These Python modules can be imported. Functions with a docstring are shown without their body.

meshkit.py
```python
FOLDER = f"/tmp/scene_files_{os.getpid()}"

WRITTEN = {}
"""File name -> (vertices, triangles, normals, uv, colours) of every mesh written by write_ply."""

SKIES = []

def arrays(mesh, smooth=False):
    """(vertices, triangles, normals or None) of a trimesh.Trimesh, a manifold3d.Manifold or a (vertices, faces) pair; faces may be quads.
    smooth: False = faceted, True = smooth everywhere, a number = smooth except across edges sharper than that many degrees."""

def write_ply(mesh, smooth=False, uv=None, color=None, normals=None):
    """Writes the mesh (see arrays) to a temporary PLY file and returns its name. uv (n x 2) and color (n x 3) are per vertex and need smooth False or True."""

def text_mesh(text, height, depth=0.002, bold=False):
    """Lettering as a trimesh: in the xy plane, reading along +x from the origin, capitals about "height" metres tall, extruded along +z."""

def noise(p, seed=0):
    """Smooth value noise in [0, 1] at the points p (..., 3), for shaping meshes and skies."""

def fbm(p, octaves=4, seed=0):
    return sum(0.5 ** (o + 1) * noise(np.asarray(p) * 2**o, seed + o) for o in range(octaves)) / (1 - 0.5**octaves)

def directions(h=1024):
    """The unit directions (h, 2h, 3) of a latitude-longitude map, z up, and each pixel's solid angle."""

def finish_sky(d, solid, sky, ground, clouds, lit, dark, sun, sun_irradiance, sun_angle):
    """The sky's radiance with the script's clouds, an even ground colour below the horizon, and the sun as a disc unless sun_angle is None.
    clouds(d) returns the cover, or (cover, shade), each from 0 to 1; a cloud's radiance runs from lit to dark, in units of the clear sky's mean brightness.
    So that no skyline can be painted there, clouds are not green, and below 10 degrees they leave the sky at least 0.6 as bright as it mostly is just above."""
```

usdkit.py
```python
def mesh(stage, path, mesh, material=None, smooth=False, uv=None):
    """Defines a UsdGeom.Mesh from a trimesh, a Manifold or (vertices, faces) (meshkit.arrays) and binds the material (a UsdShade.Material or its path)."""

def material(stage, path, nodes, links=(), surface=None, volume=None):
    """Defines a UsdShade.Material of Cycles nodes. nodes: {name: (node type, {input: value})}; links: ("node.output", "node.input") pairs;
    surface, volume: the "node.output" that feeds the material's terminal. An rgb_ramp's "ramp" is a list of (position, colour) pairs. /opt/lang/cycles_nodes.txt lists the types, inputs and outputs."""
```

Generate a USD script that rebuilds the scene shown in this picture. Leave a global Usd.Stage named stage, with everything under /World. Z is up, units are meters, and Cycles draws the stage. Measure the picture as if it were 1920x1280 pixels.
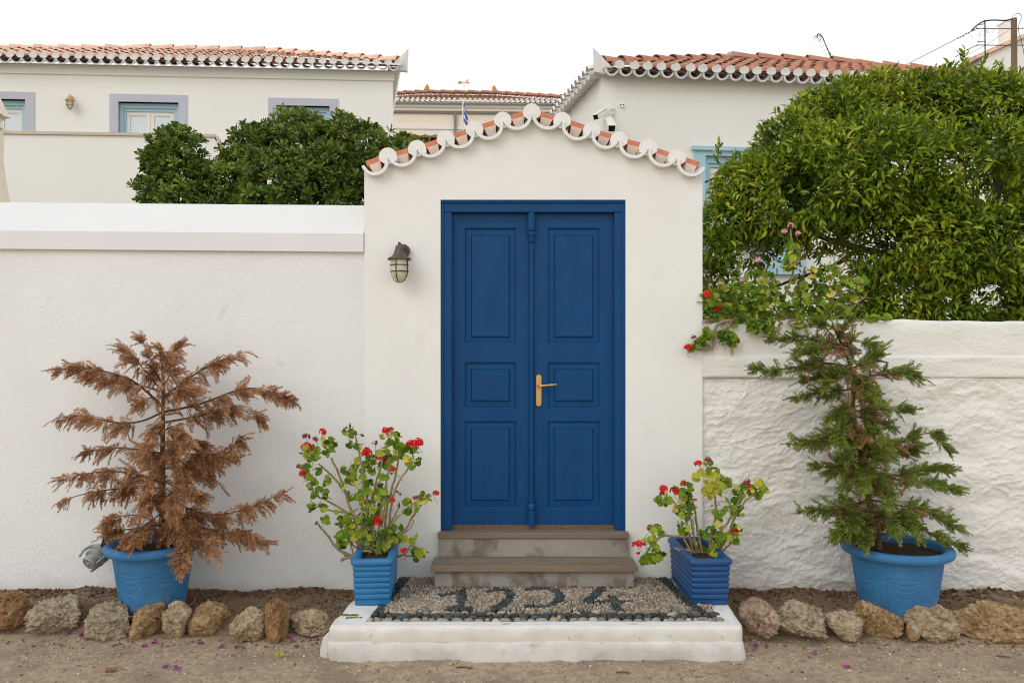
import math, random
import numpy as np, trimesh, usdkit, meshkit
from shapely.geometry import Polygon, Point, LineString
from shapely.ops import unary_union
from pxr import Usd, UsdGeom, UsdLux, UsdShade, Gf, Sdf, Vt

random.seed(7)
R = np.random.default_rng(11)
stage = Usd.Stage.CreateInMemory()
UsdGeom.SetStageUpAxis(stage, 'Z'); UsdGeom.SetStageMetersPerUnit(stage, 1.0)
UsdGeom.Xform.Define(stage, '/World'); UsdGeom.Scope.Define(stage, '/World/Looks')

# ------------------------------------------------------------------ camera, sky, sun, exposure
FOC = 1493.0            # focal length in pixels of the 1920 px wide photograph (28 mm on 36 mm)
DIST, EYE = 5.655, 1.83 # camera is DIST in front of the gate wall (y = 0), EYE above the street
cam = UsdGeom.Camera.Define(stage, '/World/camera')
cam.CreateHorizontalApertureAttr(36.0); cam.CreateFocalLengthAttr(28.0)
cam.CreateVerticalApertureOffsetAttr(0.1875)
cam.CreateClippingRangeAttr(Gf.Vec2f(0.05, 5000.0))
cam.CreateFStopAttr(4.5); cam.CreateFocusDistanceAttr(5.5)
cam.AddTranslateOp().Set(Gf.Vec3d(0, -DIST, EYE)); cam.AddRotateXOp().Set(90.0)
cam.CreateExposureAttr(-0.03)

SUN = np.array([-0.50, -0.62, 0.60]); SUN = SUN / np.linalg.norm(SUN)
ELEV, ROT = math.asin(SUN[2]), math.atan2(SUN[0], SUN[1])
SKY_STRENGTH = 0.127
skymat = usdkit.material(stage, '/World/Looks/sky_look', {
    'sky': ('sky_texture', {'sky_type': 'single_scattering', 'sun_disc': False, 'sun_elevation': ELEV, 'sun_rotation': ROT, 'aerosol_density': 2.5}),
    'tc': ('texture_coordinate', {}),
    'mp': ('mapping', {'scale': (1.0, 1.0, 2.5)}),
    'n': ('noise_texture', {'scale': 2.2, 'detail': 4, 'roughness': 0.55}),
    'cl': ('rgb_ramp', {'ramp': [(0.3, (0.94, 0.94, 0.95)), (0.7, (1.05, 1.05, 1.05))]}),
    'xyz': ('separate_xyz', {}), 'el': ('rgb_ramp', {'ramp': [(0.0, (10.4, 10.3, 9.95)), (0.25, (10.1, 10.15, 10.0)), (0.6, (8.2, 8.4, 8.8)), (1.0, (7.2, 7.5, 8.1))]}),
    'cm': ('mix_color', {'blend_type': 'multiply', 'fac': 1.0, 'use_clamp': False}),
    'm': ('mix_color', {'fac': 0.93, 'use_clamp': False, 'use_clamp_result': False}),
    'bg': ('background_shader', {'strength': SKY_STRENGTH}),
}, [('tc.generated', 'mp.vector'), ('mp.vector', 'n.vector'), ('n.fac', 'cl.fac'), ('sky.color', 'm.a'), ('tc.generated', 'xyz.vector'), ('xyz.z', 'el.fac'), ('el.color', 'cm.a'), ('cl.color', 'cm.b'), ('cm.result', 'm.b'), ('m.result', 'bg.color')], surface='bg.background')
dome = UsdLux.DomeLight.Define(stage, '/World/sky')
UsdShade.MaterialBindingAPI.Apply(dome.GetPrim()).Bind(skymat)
dome.GetPrim().SetCustomDataByKey('kind', 'structure')
sun = UsdLux.DistantLight.Define(stage, '/World/sun')
sun.CreateIntensityAttr(0.22); sun.CreateAngleAttr(34.0); sun.CreateNormalizeAttr(True); sun.CreateColorAttr(Gf.Vec3f(1.0, 0.95, 0.88))
zax = Gf.Vec3d(*map(float, SUN)); xax = Gf.Cross(Gf.Vec3d(0, 0, 1), zax).GetNormalized(); yax = Gf.Cross(zax, xax)
sun.AddTransformOp().Set(Gf.Matrix4d(xax[0], xax[1], xax[2], 0, yax[0], yax[1], yax[2], 0, zax[0], zax[1], zax[2], 0, 0, 0, 0, 1))

# ------------------------------------------------------------------ helpers
def P(px, py, y=0.0):
    """The place at depth y that lies on a sight line measured in the photograph."""
    d = DIST + y
    return np.array([(px - 960.0) / FOC * d, y, EYE - (py - 650.0) / FOC * d])

def G(px, py, z=0.0):
    """The place on the level z seen at a measured sight line."""
    d = (EYE - z) * FOC / (py - 650.0)
    return np.array([(px - 960.0) / FOC * d, d - DIST, z])

names, locs, TONES = {}, {}, np.random.default_rng(77)
def numbered(parent, name):
    key = (parent, name); n = names.get(key, 0); names[key] = n + 1
    return name if n == 0 else f'{name}_{n:03d}'

def thing(name, label, cat, loc=(0, 0, 0), group=None, kind=None):
    path = '/World/' + numbered('/World', name)
    x = UsdGeom.Xform.Define(stage, path); x.AddTranslateOp().Set(Gf.Vec3d(*map(float, loc)))
    locs[path] = np.array(loc, float)
    p = x.GetPrim()
    if label: p.SetCustomDataByKey('label', label)
    if cat: p.SetCustomDataByKey('category', cat)
    if group: p.SetCustomDataByKey('group', group)
    p.SetCustomDataByKey('kind', kind or 'thing')
    return path

def obj(name, mesh, mat, parent='/World', smooth=False, label=None, cat=None, group=None, kind=None, color=None):
    path = parent + '/' + numbered(parent, name)
    if isinstance(mesh, trimesh.Trimesh): mesh = (np.asarray(mesh.vertices), np.asarray(mesh.faces))
    root = '/'.join(parent.split('/')[:3])
    off = locs.get(root, np.zeros(3))
    v = np.asarray(mesh[0], float) - off
    m = usdkit.mesh(stage, path, (v, mesh[1]), MATS[mat], smooth)
    if color is None and getattr(mesh, 'k', 0):
        color = np.repeat(TONES.uniform(size=len(mesh[0]) // mesh.k), mesh.k)[:, None] * np.ones(3)
    if color is not None:
        UsdGeom.PrimvarsAPI(m).CreatePrimvar('tone', Sdf.ValueTypeNames.Color3fArray, 'vertex').Set(Vt.Vec3fArray.FromNumpy(np.asarray(color, np.float32)))
    p = m.GetPrim()
    for k, t in (('label', label), ('category', cat), ('group', group), ('kind', kind)):
        if t: p.SetCustomDataByKey(k, t)
    return path

class Many(tuple):
    k = 0
def cat_meshes(ms):
    vs, fs, n = [], [], 0
    for m in ms:
        if isinstance(m, trimesh.Trimesh): m = (np.asarray(m.vertices), np.asarray(m.faces))
        v, f = np.asarray(m[0], float), np.asarray(m[1], int)
        if f.shape[1] == 4: f = np.vstack([f[:, [0, 1, 2]], f[:, [0, 2, 3]]])
        vs.append(v); fs.append(f + n); n += len(v)
    out = Many((np.vstack(vs), np.vstack(fs))); ks = {getattr(m, 'k', 0) for m in ms}
    if len(ks) == 1: out.k = ks.pop()
    return out

def box(x0, x1, y0, y1, z0, z1):
    m = trimesh.creation.box([x1 - x0, y1 - y0, z1 - z0]); m.apply_translation([(x0 + x1) / 2, (y0 + y1) / 2, (z0 + z1) / 2])
    return m

def cbox(x0, x1, y0, y1, z0, z1, c=0.004):
    pts = []
    for x, sx in ((x0, 1), (x1, -1)):
        for y, sy in ((y0, 1), (y1, -1)):
            for z, sz in ((z0, 1), (z1, -1)):
                pts += [(x, y + sy * c, z + sz * c), (x + sx * c, y, z + sz * c), (x + sx * c, y + sy * c, z)]
    return trimesh.Trimesh(np.array(pts)).convex_hull

def extr(poly, y0, y1):
    """A polygon drawn in x, z pushed from depth y0 to y1."""
    geoms = getattr(poly, 'geoms', [poly]); out = []
    for g in geoms:
        m = trimesh.creation.extrude_polygon(g, y1 - y0, engine='earcut')
        v = np.asarray(m.vertices); f = np.asarray(m.faces)
        out.append((np.stack([v[:, 0], y0 + v[:, 2], v[:, 1]], 1), f[:, ::-1]))
    return cat_meshes(out)

def tube(pts, rad, sides=7, cap=True):
    p = np.asarray(pts, float); n = len(p)
    r = np.broadcast_to(np.asarray(rad, float), (n,)) if np.ndim(rad) else np.full(n, float(rad))
    t = np.gradient(p, axis=0); t /= np.linalg.norm(t, axis=1, keepdims=True) + 1e-12
    ref = np.array([0.3, 0.2, 0.93]) if abs(t[0, 2]) < 0.8 else np.array([1.0, 0.1, 0])
    a = np.zeros_like(t); prev = ref
    for i in range(n):
        q = prev - t[i] * np.dot(prev, t[i]); q /= np.linalg.norm(q) + 1e-12; a[i] = q; prev = q
    b = np.cross(t, a); ang = np.arange(sides) * 2 * np.pi / sides
    v = p[:, None] + r[:, None, None] * (np.cos(ang)[None, :, None] * a[:, None] + np.sin(ang)[None, :, None] * b[:, None])
    i, j = np.meshgrid(np.arange(n - 1), np.arange(sides), indexing='ij')
    q = np.stack([i * sides + j, i * sides + (j + 1) % sides, (i + 1) * sides + (j + 1) % sides, (i + 1) * sides + j], -1).reshape(-1, 4)
    f = np.vstack([q[:, [0, 1, 2]], q[:, [0, 2, 3]]]); v = v.reshape(-1, 3)
    if cap:
        v = np.vstack([v, p[0], p[-1]]); m = n * sides
        k = np.arange(sides)
        f = np.vstack([f, np.stack([np.full(sides, m), (k + 1) % sides, k], 1), np.stack([np.full(sides, m + 1), (n - 1) * sides + k, (n - 1) * sides + (k + 1) % sides], 1)])
    return v, f

def curve(pts, n=10):
    """Smooth line through points."""
    p = np.asarray(pts, float)
    if len(p) < 3: return np.linspace(p[0], p[-1], n)
    from scipy.interpolate import CubicSpline
    d = np.r_[0, np.cumsum(np.linalg.norm(np.diff(p, axis=0), axis=1) ** 0.5 + 1e-9)]
    return CubicSpline(d, p, bc_type='natural')(np.linspace(0, d[-1], n))

def lathe(prof, n=48, center=(0, 0, 0), disp=None):
    """prof: (radius, z) from the outside bottom up and in."""
    prof = np.asarray(prof, float); th = np.arange(n) * 2 * np.pi / n
    r, z = prof[:, 0], prof[:, 1]
    rr = np.repeat(r[:, None], n, 1)
    if disp is not None: rr = rr + disp(th[None, :], z[:, None], r[:, None])
    v = np.stack([rr * np.cos(th), rr * np.sin(th), np.repeat(z[:, None], n, 1)], -1).reshape(-1, 3) + np.asarray(center)
    i, j = np.meshgrid(np.arange(len(prof) - 1), np.arange(n), indexing='ij')
    q = np.stack([i * n + j, i * n + (j + 1) % n, (i + 1) * n + (j + 1) % n, (i + 1) * n + j], -1).reshape(-1, 4)
    return v, np.vstack([q[:, [0, 1, 2]], q[:, [0, 2, 3]]])

def grid(xs, ys, fn):
    X, Y = np.meshgrid(xs, ys, indexing='ij'); v = fn(X, Y).reshape(-1, 3); n = len(ys)
    i, j = np.meshgrid(np.arange(len(xs) - 1), np.arange(n - 1), indexing='ij')
    q = np.stack([i * n + j, (i + 1) * n + j, (i + 1) * n + j + 1, i * n + j + 1], -1).reshape(-1, 4)
    return v, np.vstack([q[:, [0, 1, 2]], q[:, [0, 2, 3]]])

def frames(axis, up):
    """Rotation matrices whose first column is axis and third lies near up."""
    a = axis / (np.linalg.norm(axis, axis=-1, keepdims=True) + 1e-12)
    u = up - a * (a * up).sum(-1, keepdims=True); u /= np.linalg.norm(u, axis=-1, keepdims=True) + 1e-12
    return np.stack([a, np.cross(u, a), u], -1)

def scatter(tv, tf, pos, rot, scale):
    n, k = len(pos), len(tv)
    scale = np.asarray(scale, float); scale = scale[:, None, None] if scale.ndim == 1 else scale[:, None, :]
    v = np.einsum('nij,nkj->nki', rot, tv[None] * scale) + pos[:, None]
    f = tf[None] + (np.arange(n) * k)[:, None, None]
    m = Many((v.reshape(-1, 3), f.reshape(-1, 3))); m.k = k; return m

def unit(v): v = np.asarray(v, float); return v / (np.linalg.norm(v, axis=-1, keepdims=True) + 1e-12)

# ------------------------------------------------------------------ materials
MATS = {}
def ramp3(c, var, hue=0.0):
    c = np.asarray(c, float)
    return [(0.25, tuple(c * (1 - var) * np.array([1 + hue, 1, 1 - hue]))), (0.5, tuple(c)), (0.75, tuple(np.minimum(c * (1 + var) * np.array([1 - hue, 1, 1 + hue]), 0.95)))]

def M(name, color, rough=0.7, var=0.08, scale=3.0, bump=0.0, bscale=60.0, bdist=0.01, spec=0.3, metal=0.0, stretch=(1, 1, 1), spots=None, spot_scale=8.0, spot_lo=0.62, spot_hi=0.7, hue=0.0, detail=5, coat=0.0, bstretch=(1, 1, 1), dirt=0.0):
    nodes = {'g': ('geometry', {}), 'mp': ('mapping', {'scale': stretch}), 'n': ('noise_texture', {'scale': scale, 'detail': detail, 'roughness': 0.6}),
             'r': ('rgb_ramp', {'ramp': ramp3(color, var, hue)}),
             'p': ('principled_bsdf', {'roughness': rough, 'specular_ior_level': spec, 'metallic': metal, 'coat_weight': coat})}
    links = [('g.position', 'mp.vector'), ('mp.vector', 'n.vector'), ('n.fac', 'r.fac')]
    out = 'r.color'
    if spots is not None:
        nodes['sn'] = ('noise_texture', {'scale': spot_scale, 'detail': 6, 'roughness': 0.62})
        nodes['sr'] = ('rgb_ramp', {'ramp': [(spot_lo, (0, 0, 0)), (spot_hi, (1, 1, 1))]})
        nodes['sm'] = ('mix_color', {'b': spots})
        links += [('mp.vector', 'sn.vector'), ('sn.fac', 'sr.fac'), ('sr.color', 'sm.fac'), (out, 'sm.a')]
        out = 'sm.result'
    if dirt:  # splashes of earth thrown up along the foot of a wall, in uneven tongues
        nodes['dx'] = ('separate_xyz', {}); nodes['dn'] = ('noise_texture', {'scale': 5.5, 'detail': 7, 'roughness': 0.65})
        nodes['dz'] = ('math', {'math_type': 'multiply_add', 'value2': -2.6, 'value3': 0.62}); nodes['da'] = ('math', {'math_type': 'add'})
        nodes['dr'] = ('rgb_ramp', {'ramp': [(0.62, (0, 0, 0)), (1.0, (dirt, dirt, dirt))]}); nodes['dm'] = ('mix_color', {'b': (0.36, 0.28, 0.20)})
        links += [('g.position', 'dx.vector'), ('g.position', 'dn.vector'), ('dx.z', 'dz.value1'), ('dz.value', 'da.value1'), ('dn.fac', 'da.value2'), ('da.value', 'dr.fac'), ('dr.color', 'dm.fac'), (out, 'dm.a')]
        out = 'dm.result'
    links.append((out, 'p.base_color'))
    if bump:
        nodes['bm'] = ('mapping', {'scale': bstretch})
        nodes['bn'] = ('noise_texture', {'scale': bscale, 'detail': 4, 'roughness': 0.6})
        nodes['b'] = ('bump', {'strength': bump, 'distance': bdist})
        links += [('g.position', 'bm.vector'), ('bm.vector', 'bn.vector'), ('bn.fac', 'b.height'), ('b.normal', 'p.normal')]
    MATS[name] = usdkit.material(stage, '/World/Looks/' + name, nodes, links, surface='p.BSDF')

def leafmat(name, stops, rough=0.45, trans=0.3, spec=0.4, nscale=2.5):
    """Leaves: every leaf its own tone, with clumps of lighter and darker growth."""
    t = [(p, tuple(min(1, 1.3 * x) for x in c)) for p, c in stops]
    nodes = {'g': ('geometry', {}), 'tn': ('attribute', {'attribute': 'tone'}), 'n': ('noise_texture', {'scale': nscale, 'detail': 2}),
             'a': ('math', {'math_type': 'multiply_add', 'value2': 0.62, 'value3': -0.22}), 'b': ('math', {'math_type': 'multiply_add', 'value2': 0.9}),
             'r': ('rgb_ramp', {'ramp': stops}), 'r2': ('rgb_ramp', {'ramp': t}),
             'p': ('principled_bsdf', {'roughness': rough, 'specular_ior_level': spec}), 't': ('translucent_bsdf', {}), 'm': ('mix_closure', {'fac': trans})}
    links = [('g.position', 'n.vector'), ('tn.fac', 'a.value1'), ('n.fac', 'b.value1'), ('a.value', 'b.value3'), ('b.value', 'r.fac'), ('b.value', 'r2.fac'),
             ('r.color', 'p.base_color'), ('r2.color', 't.color'), ('p.BSDF', 'm.closure1'), ('t.BSDF', 'm.closure2')]
    # b = noise*0.9 + (random*0.62-0.12)
    MATS[name] = usdkit.material(stage, '/World/Looks/' + name, nodes, links, surface='m.closure')

def glassmat(name, tint, fac=0.5, rough=0.05):
    MATS[name] = usdkit.material(stage, '/World/Looks/' + name, {'p': ('principled_bsdf', {'base_color': tint, 'roughness': rough, 'specular_ior_level': 0.8})}, [], surface='p.BSDF')

WHITE = (0.74, 0.735, 0.71)
M('stucco_rough', (0.765, 0.770, 0.752), 0.9, 0.05, 1.2, bump=0.6, bscale=85, bdist=0.014, dirt=0.3, spec=0.1, bstretch=(1, 1, 0.55), spots=(0.62, 0.61, 0.58), spot_scale=5.0, spot_lo=0.64, spot_hi=0.8)
M('stucco_smooth', (0.757, 0.757, 0.722), 0.9, 0.045, 1.6, dirt=0.25, bump=0.15, bscale=30, bdist=0.006, spec=0.1, spots=(0.64, 0.61, 0.55), spot_scale=2.2, spot_lo=0.6, spot_hi=0.85)
M('coping_white', (0.705, 0.708, 0.695), 0.85, 0.02, 2.0, bump=0.12, bscale=35, bdist=0.006, spec=0.12)
M('stucco_lumpy', (0.765, 0.75, 0.70), 0.9, 0.05, 3.0, dirt=0.4, bump=0.6, bscale=55, bdist=0.018, spec=0.1, spots=(0.6, 0.54, 0.44), spot_scale=3.5, spot_lo=0.64, spot_hi=0.85, stretch=(1, 1, 2.0))
M('house_white', (0.78, 0.77, 0.715), 0.9, 0.025, 0.5, bump=0.1, bscale=20, spec=0.1)
M('house_cream', (0.78, 0.70, 0.58), 0.9, 0.03, 0.6, spec=0.1)
M('white_trim', (0.74, 0.735, 0.71), 0.8, 0.05, 14.0, bump=0.15, bscale=60, bdist=0.004, spec=0.15)
M('tile_plaster', (0.70, 0.60, 0.54), 0.85, 0.1, 20.0, bump=0.3, bscale=90, bdist=0.004, spec=0.15)
M('mortar', (0.70, 0.56, 0.46), 0.9, 0.13, 35.0, bump=0.5, bscale=110, bdist=0.006, spec=0.1)
M('terracotta_fresh', (0.56, 0.21, 0.12), 0.8, 0.16, 25.0, bump=0.3, bscale=90, bdist=0.004, spec=0.2)
M('terracotta_pale', (0.76, 0.49, 0.36), 0.85, 0.22, 5.0, bump=0.3, bscale=50, spec=0.15, spots=(0.72, 0.6, 0.5), spot_scale=5, spot_lo=0.5, spot_hi=0.7)
M('terracotta_old', (0.44, 0.21, 0.135), 0.85, 0.25, 5.0, bump=0.3, bscale=50, spec=0.15, spots=(0.12, 0.10, 0.08), spot_scale=6, spot_lo=0.56, spot_hi=0.7)
M('terracotta_far', (0.42, 0.20, 0.12), 0.85, 0.28, 3.0, spec=0.15, spots=(0.14, 0.09, 0.06), spot_scale=3, spot_lo=0.55, spot_hi=0.7)
M('tile_bed', (0.16, 0.09, 0.06), 0.95, 0.2, 10.0)
M('door_blue', (0.0005, 0.050, 0.158), 0.40, 0.16, 6.0, stretch=(1, 1, 0.3), bump=0.14, bscale=70, bdist=0.004, spec=0.22, bstretch=(1, 1, 0.12), spots=(0.012, 0.085, 0.20), spot_scale=26, spot_lo=0.70, spot_hi=0.76)
M('brass', (0.62, 0.36, 0.13), 0.38, 0.08, 30.0, metal=0.75, spec=0.5)
M('dark_metal', (0.05, 0.04, 0.035), 0.6, 0.2, 30.0, spec=0.4)
M('lamp_metal', (0.10, 0.08, 0.062), 0.55, 0.3, 35.0, metal=0.35, spec=0.4, bump=0.2, bscale=120, bdist=0.002)
M('lamp_brass', (0.52, 0.36, 0.15), 0.5, 0.2, 25.0, metal=0.3)
M('lamp_glass', (0.55, 0.50, 0.36), 0.22, 0.25, 28.0, spec=0.6, spots=(0.30, 0.34, 0.26), spot_scale=22, spot_lo=0.5, spot_hi=0.75)
M('stone_tread', (0.195, 0.148, 0.108), 0.75, 0.16, 9.0, bump=0.3, bscale=120, bdist=0.004, spec=0.25, stretch=(0.35, 1, 3.0), spots=(0.30, 0.25, 0.2), spot_scale=30, spot_lo=0.62, spot_hi=0.72)
M('stone_riser', (0.30, 0.27, 0.235), 0.85, 0.13, 8.0, bump=0.35, bscale=140, bdist=0.004, spec=0.15, stretch=(1, 1, 0.8), spots=(0.175, 0.145, 0.115), spot_scale=4.2, spot_lo=0.50, spot_hi=0.60)
M('kerb_white', (0.70, 0.695, 0.68), 0.88, 0.06, 5.0, dirt=0.42, bump=0.45, bscale=28, bdist=0.012, spec=0.12, spots=(0.46, 0.40, 0.32), spot_scale=7, spot_lo=0.60, spot_hi=0.72)
M('kerb_bare', (0.67, 0.65, 0.60), 0.9, 0.08, 6.0, dirt=0.3, bump=0.4, bscale=40, bdist=0.008, spec=0.12, spots=(0.42, 0.36, 0.28), spot_scale=10, spot_lo=0.66, spot_hi=0.75)
M('mosaic_bed', (0.07, 0.052, 0.036), 0.95, 0.3, 30.0, bump=0.4, bscale=100)
M('street', (0.47, 0.365, 0.25), 0.95, 0.36, 22.0, bump=1.0, bscale=110, bdist=0.02, spec=0.12, spots=(0.33, 0.26, 0.185), spot_scale=2.6, spot_lo=0.48, spot_hi=0.66, hue=0.03, detail=9)
M('soil', (0.20, 0.135, 0.082), 0.95, 0.3, 9.0, bump=0.8, bscale=70, bdist=0.02, spec=0.1, spots=(0.25, 0.20, 0.15), spot_scale=4, spot_lo=0.5, spot_hi=0.65, detail=8)
M('pot_soil', (0.045, 0.03, 0.02), 0.95, 0.3, 20.0, bump=0.8, bscale=90, bdist=0.01, spec=0.1)
M('garden_soil', (0.13, 0.10, 0.06), 0.95, 0.3, 2.0)
M('pot_blue', (0.030, 0.145, 0.315), 0.58, 0.16, 7.0, dirt=0.5, bump=0.08, bscale=60, bdist=0.003, spec=0.35, spots=(0.09, 0.18, 0.29), spot_scale=7, spot_lo=0.6, spot_hi=0.8)
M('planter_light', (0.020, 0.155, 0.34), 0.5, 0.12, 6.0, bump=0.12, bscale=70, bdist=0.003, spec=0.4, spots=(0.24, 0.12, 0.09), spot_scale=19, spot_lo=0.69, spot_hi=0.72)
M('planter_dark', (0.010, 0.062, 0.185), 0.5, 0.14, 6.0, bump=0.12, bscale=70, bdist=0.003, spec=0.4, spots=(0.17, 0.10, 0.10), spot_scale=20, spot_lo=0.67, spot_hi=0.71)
M('saucer', (0.28, 0.11, 0.06), 0.8, 0.2, 12.0)
M('galvanised', (0.34, 0.35, 0.35), 0.5, 0.22, 30.0, metal=0.55, spec=0.5, bump=0.2, bscale=150, bdist=0.002)
M('rubber', (0.025, 0.022, 0.02), 0.7, 0.2, 20)
M('bark_dark', (0.055, 0.038, 0.026), 0.9, 0.3, 25.0, bump=0.7, bscale=80, bdist=0.006)
M('bark_brown', (0.12, 0.065, 0.04), 0.9, 0.3, 25.0, bump=0.7, bscale=80, bdist=0.006)
M('stem_green', (0.26, 0.205, 0.095), 0.75, 0.35, 28.0, bump=0.5, bscale=120, bdist=0.003)
M('stem_grey', (0.26, 0.20, 0.145), 0.85, 0.3, 30.0, bump=0.6, bscale=120, bdist=0.003)
M('bristle', (0.22, 0.13, 0.07), 0.95, 0.7, 160.0, bump=1.0, bscale=260, bdist=0.01)
M('surround_mauve', (0.47, 0.47, 0.54), 0.85, 0.03, 2.0)
M('frame_blue', (0.36, 0.55, 0.62), 0.5, 0.05, 3.0)
M('frame_cream', (0.74, 0.71, 0.64), 0.55, 0.03, 3.0)
M('blind', (0.42, 0.40, 0.37), 0.7, 0.05, 3.0)
M('cap_stone', (0.55, 0.47, 0.36), 0.85, 0.08, 5.0)
M('canvas', (0.74, 0.66, 0.53), 0.9, 0.05, 3.0)
M('awning', (0.80, 0.71, 0.58), 0.9, 0.03, 2.0)
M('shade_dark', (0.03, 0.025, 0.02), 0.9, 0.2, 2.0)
M('orange_cloth', (0.50, 0.24, 0.06), 0.9, 0.1, 3.0)
M('grey_metal', (0.22, 0.20, 0.18), 0.6, 0.1, 10.0)
M('flag_blue', (0.05, 0.12, 0.42), 0.85, 0.05, 4.0)
M('flag_white', (0.78, 0.78, 0.78), 0.85, 0.03, 4.0)
M('camera_white', (0.74, 0.72, 0.66), 0.5, 0.04, 10.0)
M('black_plastic', (0.008, 0.008, 0.009), 0.35, 0.1, 10.0)
M('pole_wood', (0.19, 0.13, 0.085), 0.9, 0.25, 8.0, bump=0.4, bscale=30, stretch=(1, 1, 0.1))
M('wire', (0.035, 0.03, 0.028), 0.8, 0.2, 10.0)
M('finial', (0.52, 0.28, 0.08), 0.8, 0.2, 10.0)
M('petal_magenta', (0.30, 0.05, 0.23), 0.7, 0.2, 30.0)
M('cork', (0.20, 0.11, 0.05), 0.9, 0.25, 60.0)
M('twig', (0.12, 0.075, 0.045), 0.9, 0.3, 30.0)
M('dry_leaf', (0.16, 0.085, 0.05), 0.85, 0.3, 25.0)
M('leaf_yellow', (0.52, 0.45, 0.06), 0.6, 0.25, 25.0)
M('citrus_fruit', (0.06, 0.105, 0.022), 0.6, 0.2, 12.0, bump=0.3, bscale=150, bdist=0.002)
M('petal_red', (0.62, 0.012, 0.010), 0.6, 0.25, 60.0)
M('petal_dull', (0.26, 0.05, 0.06), 0.75, 0.35, 60.0)
M('petal_pink', (0.68, 0.28, 0.42), 0.7, 0.25, 60.0)
M('moss', (0.13, 0.17, 0.04), 0.9, 0.3, 30.0)
glassmat('pane_pale', (0.62, 0.68, 0.70))
glassmat('pane_grey', (0.30, 0.33, 0.35))
leafmat('leaf_citrus', [(0.12, (0.024, 0.052, 0.005)), (0.38, (0.080, 0.138, 0.008)), (0.62, (0.18, 0.255, 0.012)), (0.84, (0.34, 0.385, 0.03)), (0.96, (0.44, 0.38, 0.06))], 0.5, 0.2, 0.2)
leafmat('leaf_hedge', [(0.12, (0.020, 0.040, 0.006)), (0.40, (0.058, 0.105, 0.012)), (0.66, (0.125, 0.185, 0.02)), (0.92, (0.24, 0.28, 0.05))], 0.48, 0.2, 0.25)
leafmat('leaf_geranium', [(0.12, (0.030, 0.065, 0.010)), (0.40, (0.095, 0.18, 0.015)), (0.65, (0.20, 0.29, 0.025)), (0.9, (0.36, 0.40, 0.05))], 0.65, 0.3, 0.15, 9.0)
leafmat('leaf_lime', [(0.2, (0.20, 0.27, 0.025)), (0.5, (0.42, 0.44, 0.045)), (0.8, (0.62, 0.55, 0.08))], 0.6, 0.35, 0.15, 9.0)
leafmat('spray_dead', [(0.12, (0.12, 0.052, 0.022)), (0.40, (0.29, 0.145, 0.068)), (0.66, (0.46, 0.25, 0.125)), (0.92, (0.60, 0.37, 0.20))], 0.85, 0.25, 0.08, 7.0)
leafmat('spray_green', [(0.12, (0.040, 0.054, 0.012)), (0.40, (0.105, 0.150, 0.024)), (0.66, (0.205, 0.26, 0.040)), (0.92, (0.35, 0.38, 0.085))], 0.7, 0.25, 0.12, 7.0)
leafmat('spray_bronze', [(0.2, (0.14, 0.08, 0.035)), (0.8, (0.40, 0.21, 0.10))], 0.8, 0.2, 0.1, 7.0)
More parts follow.
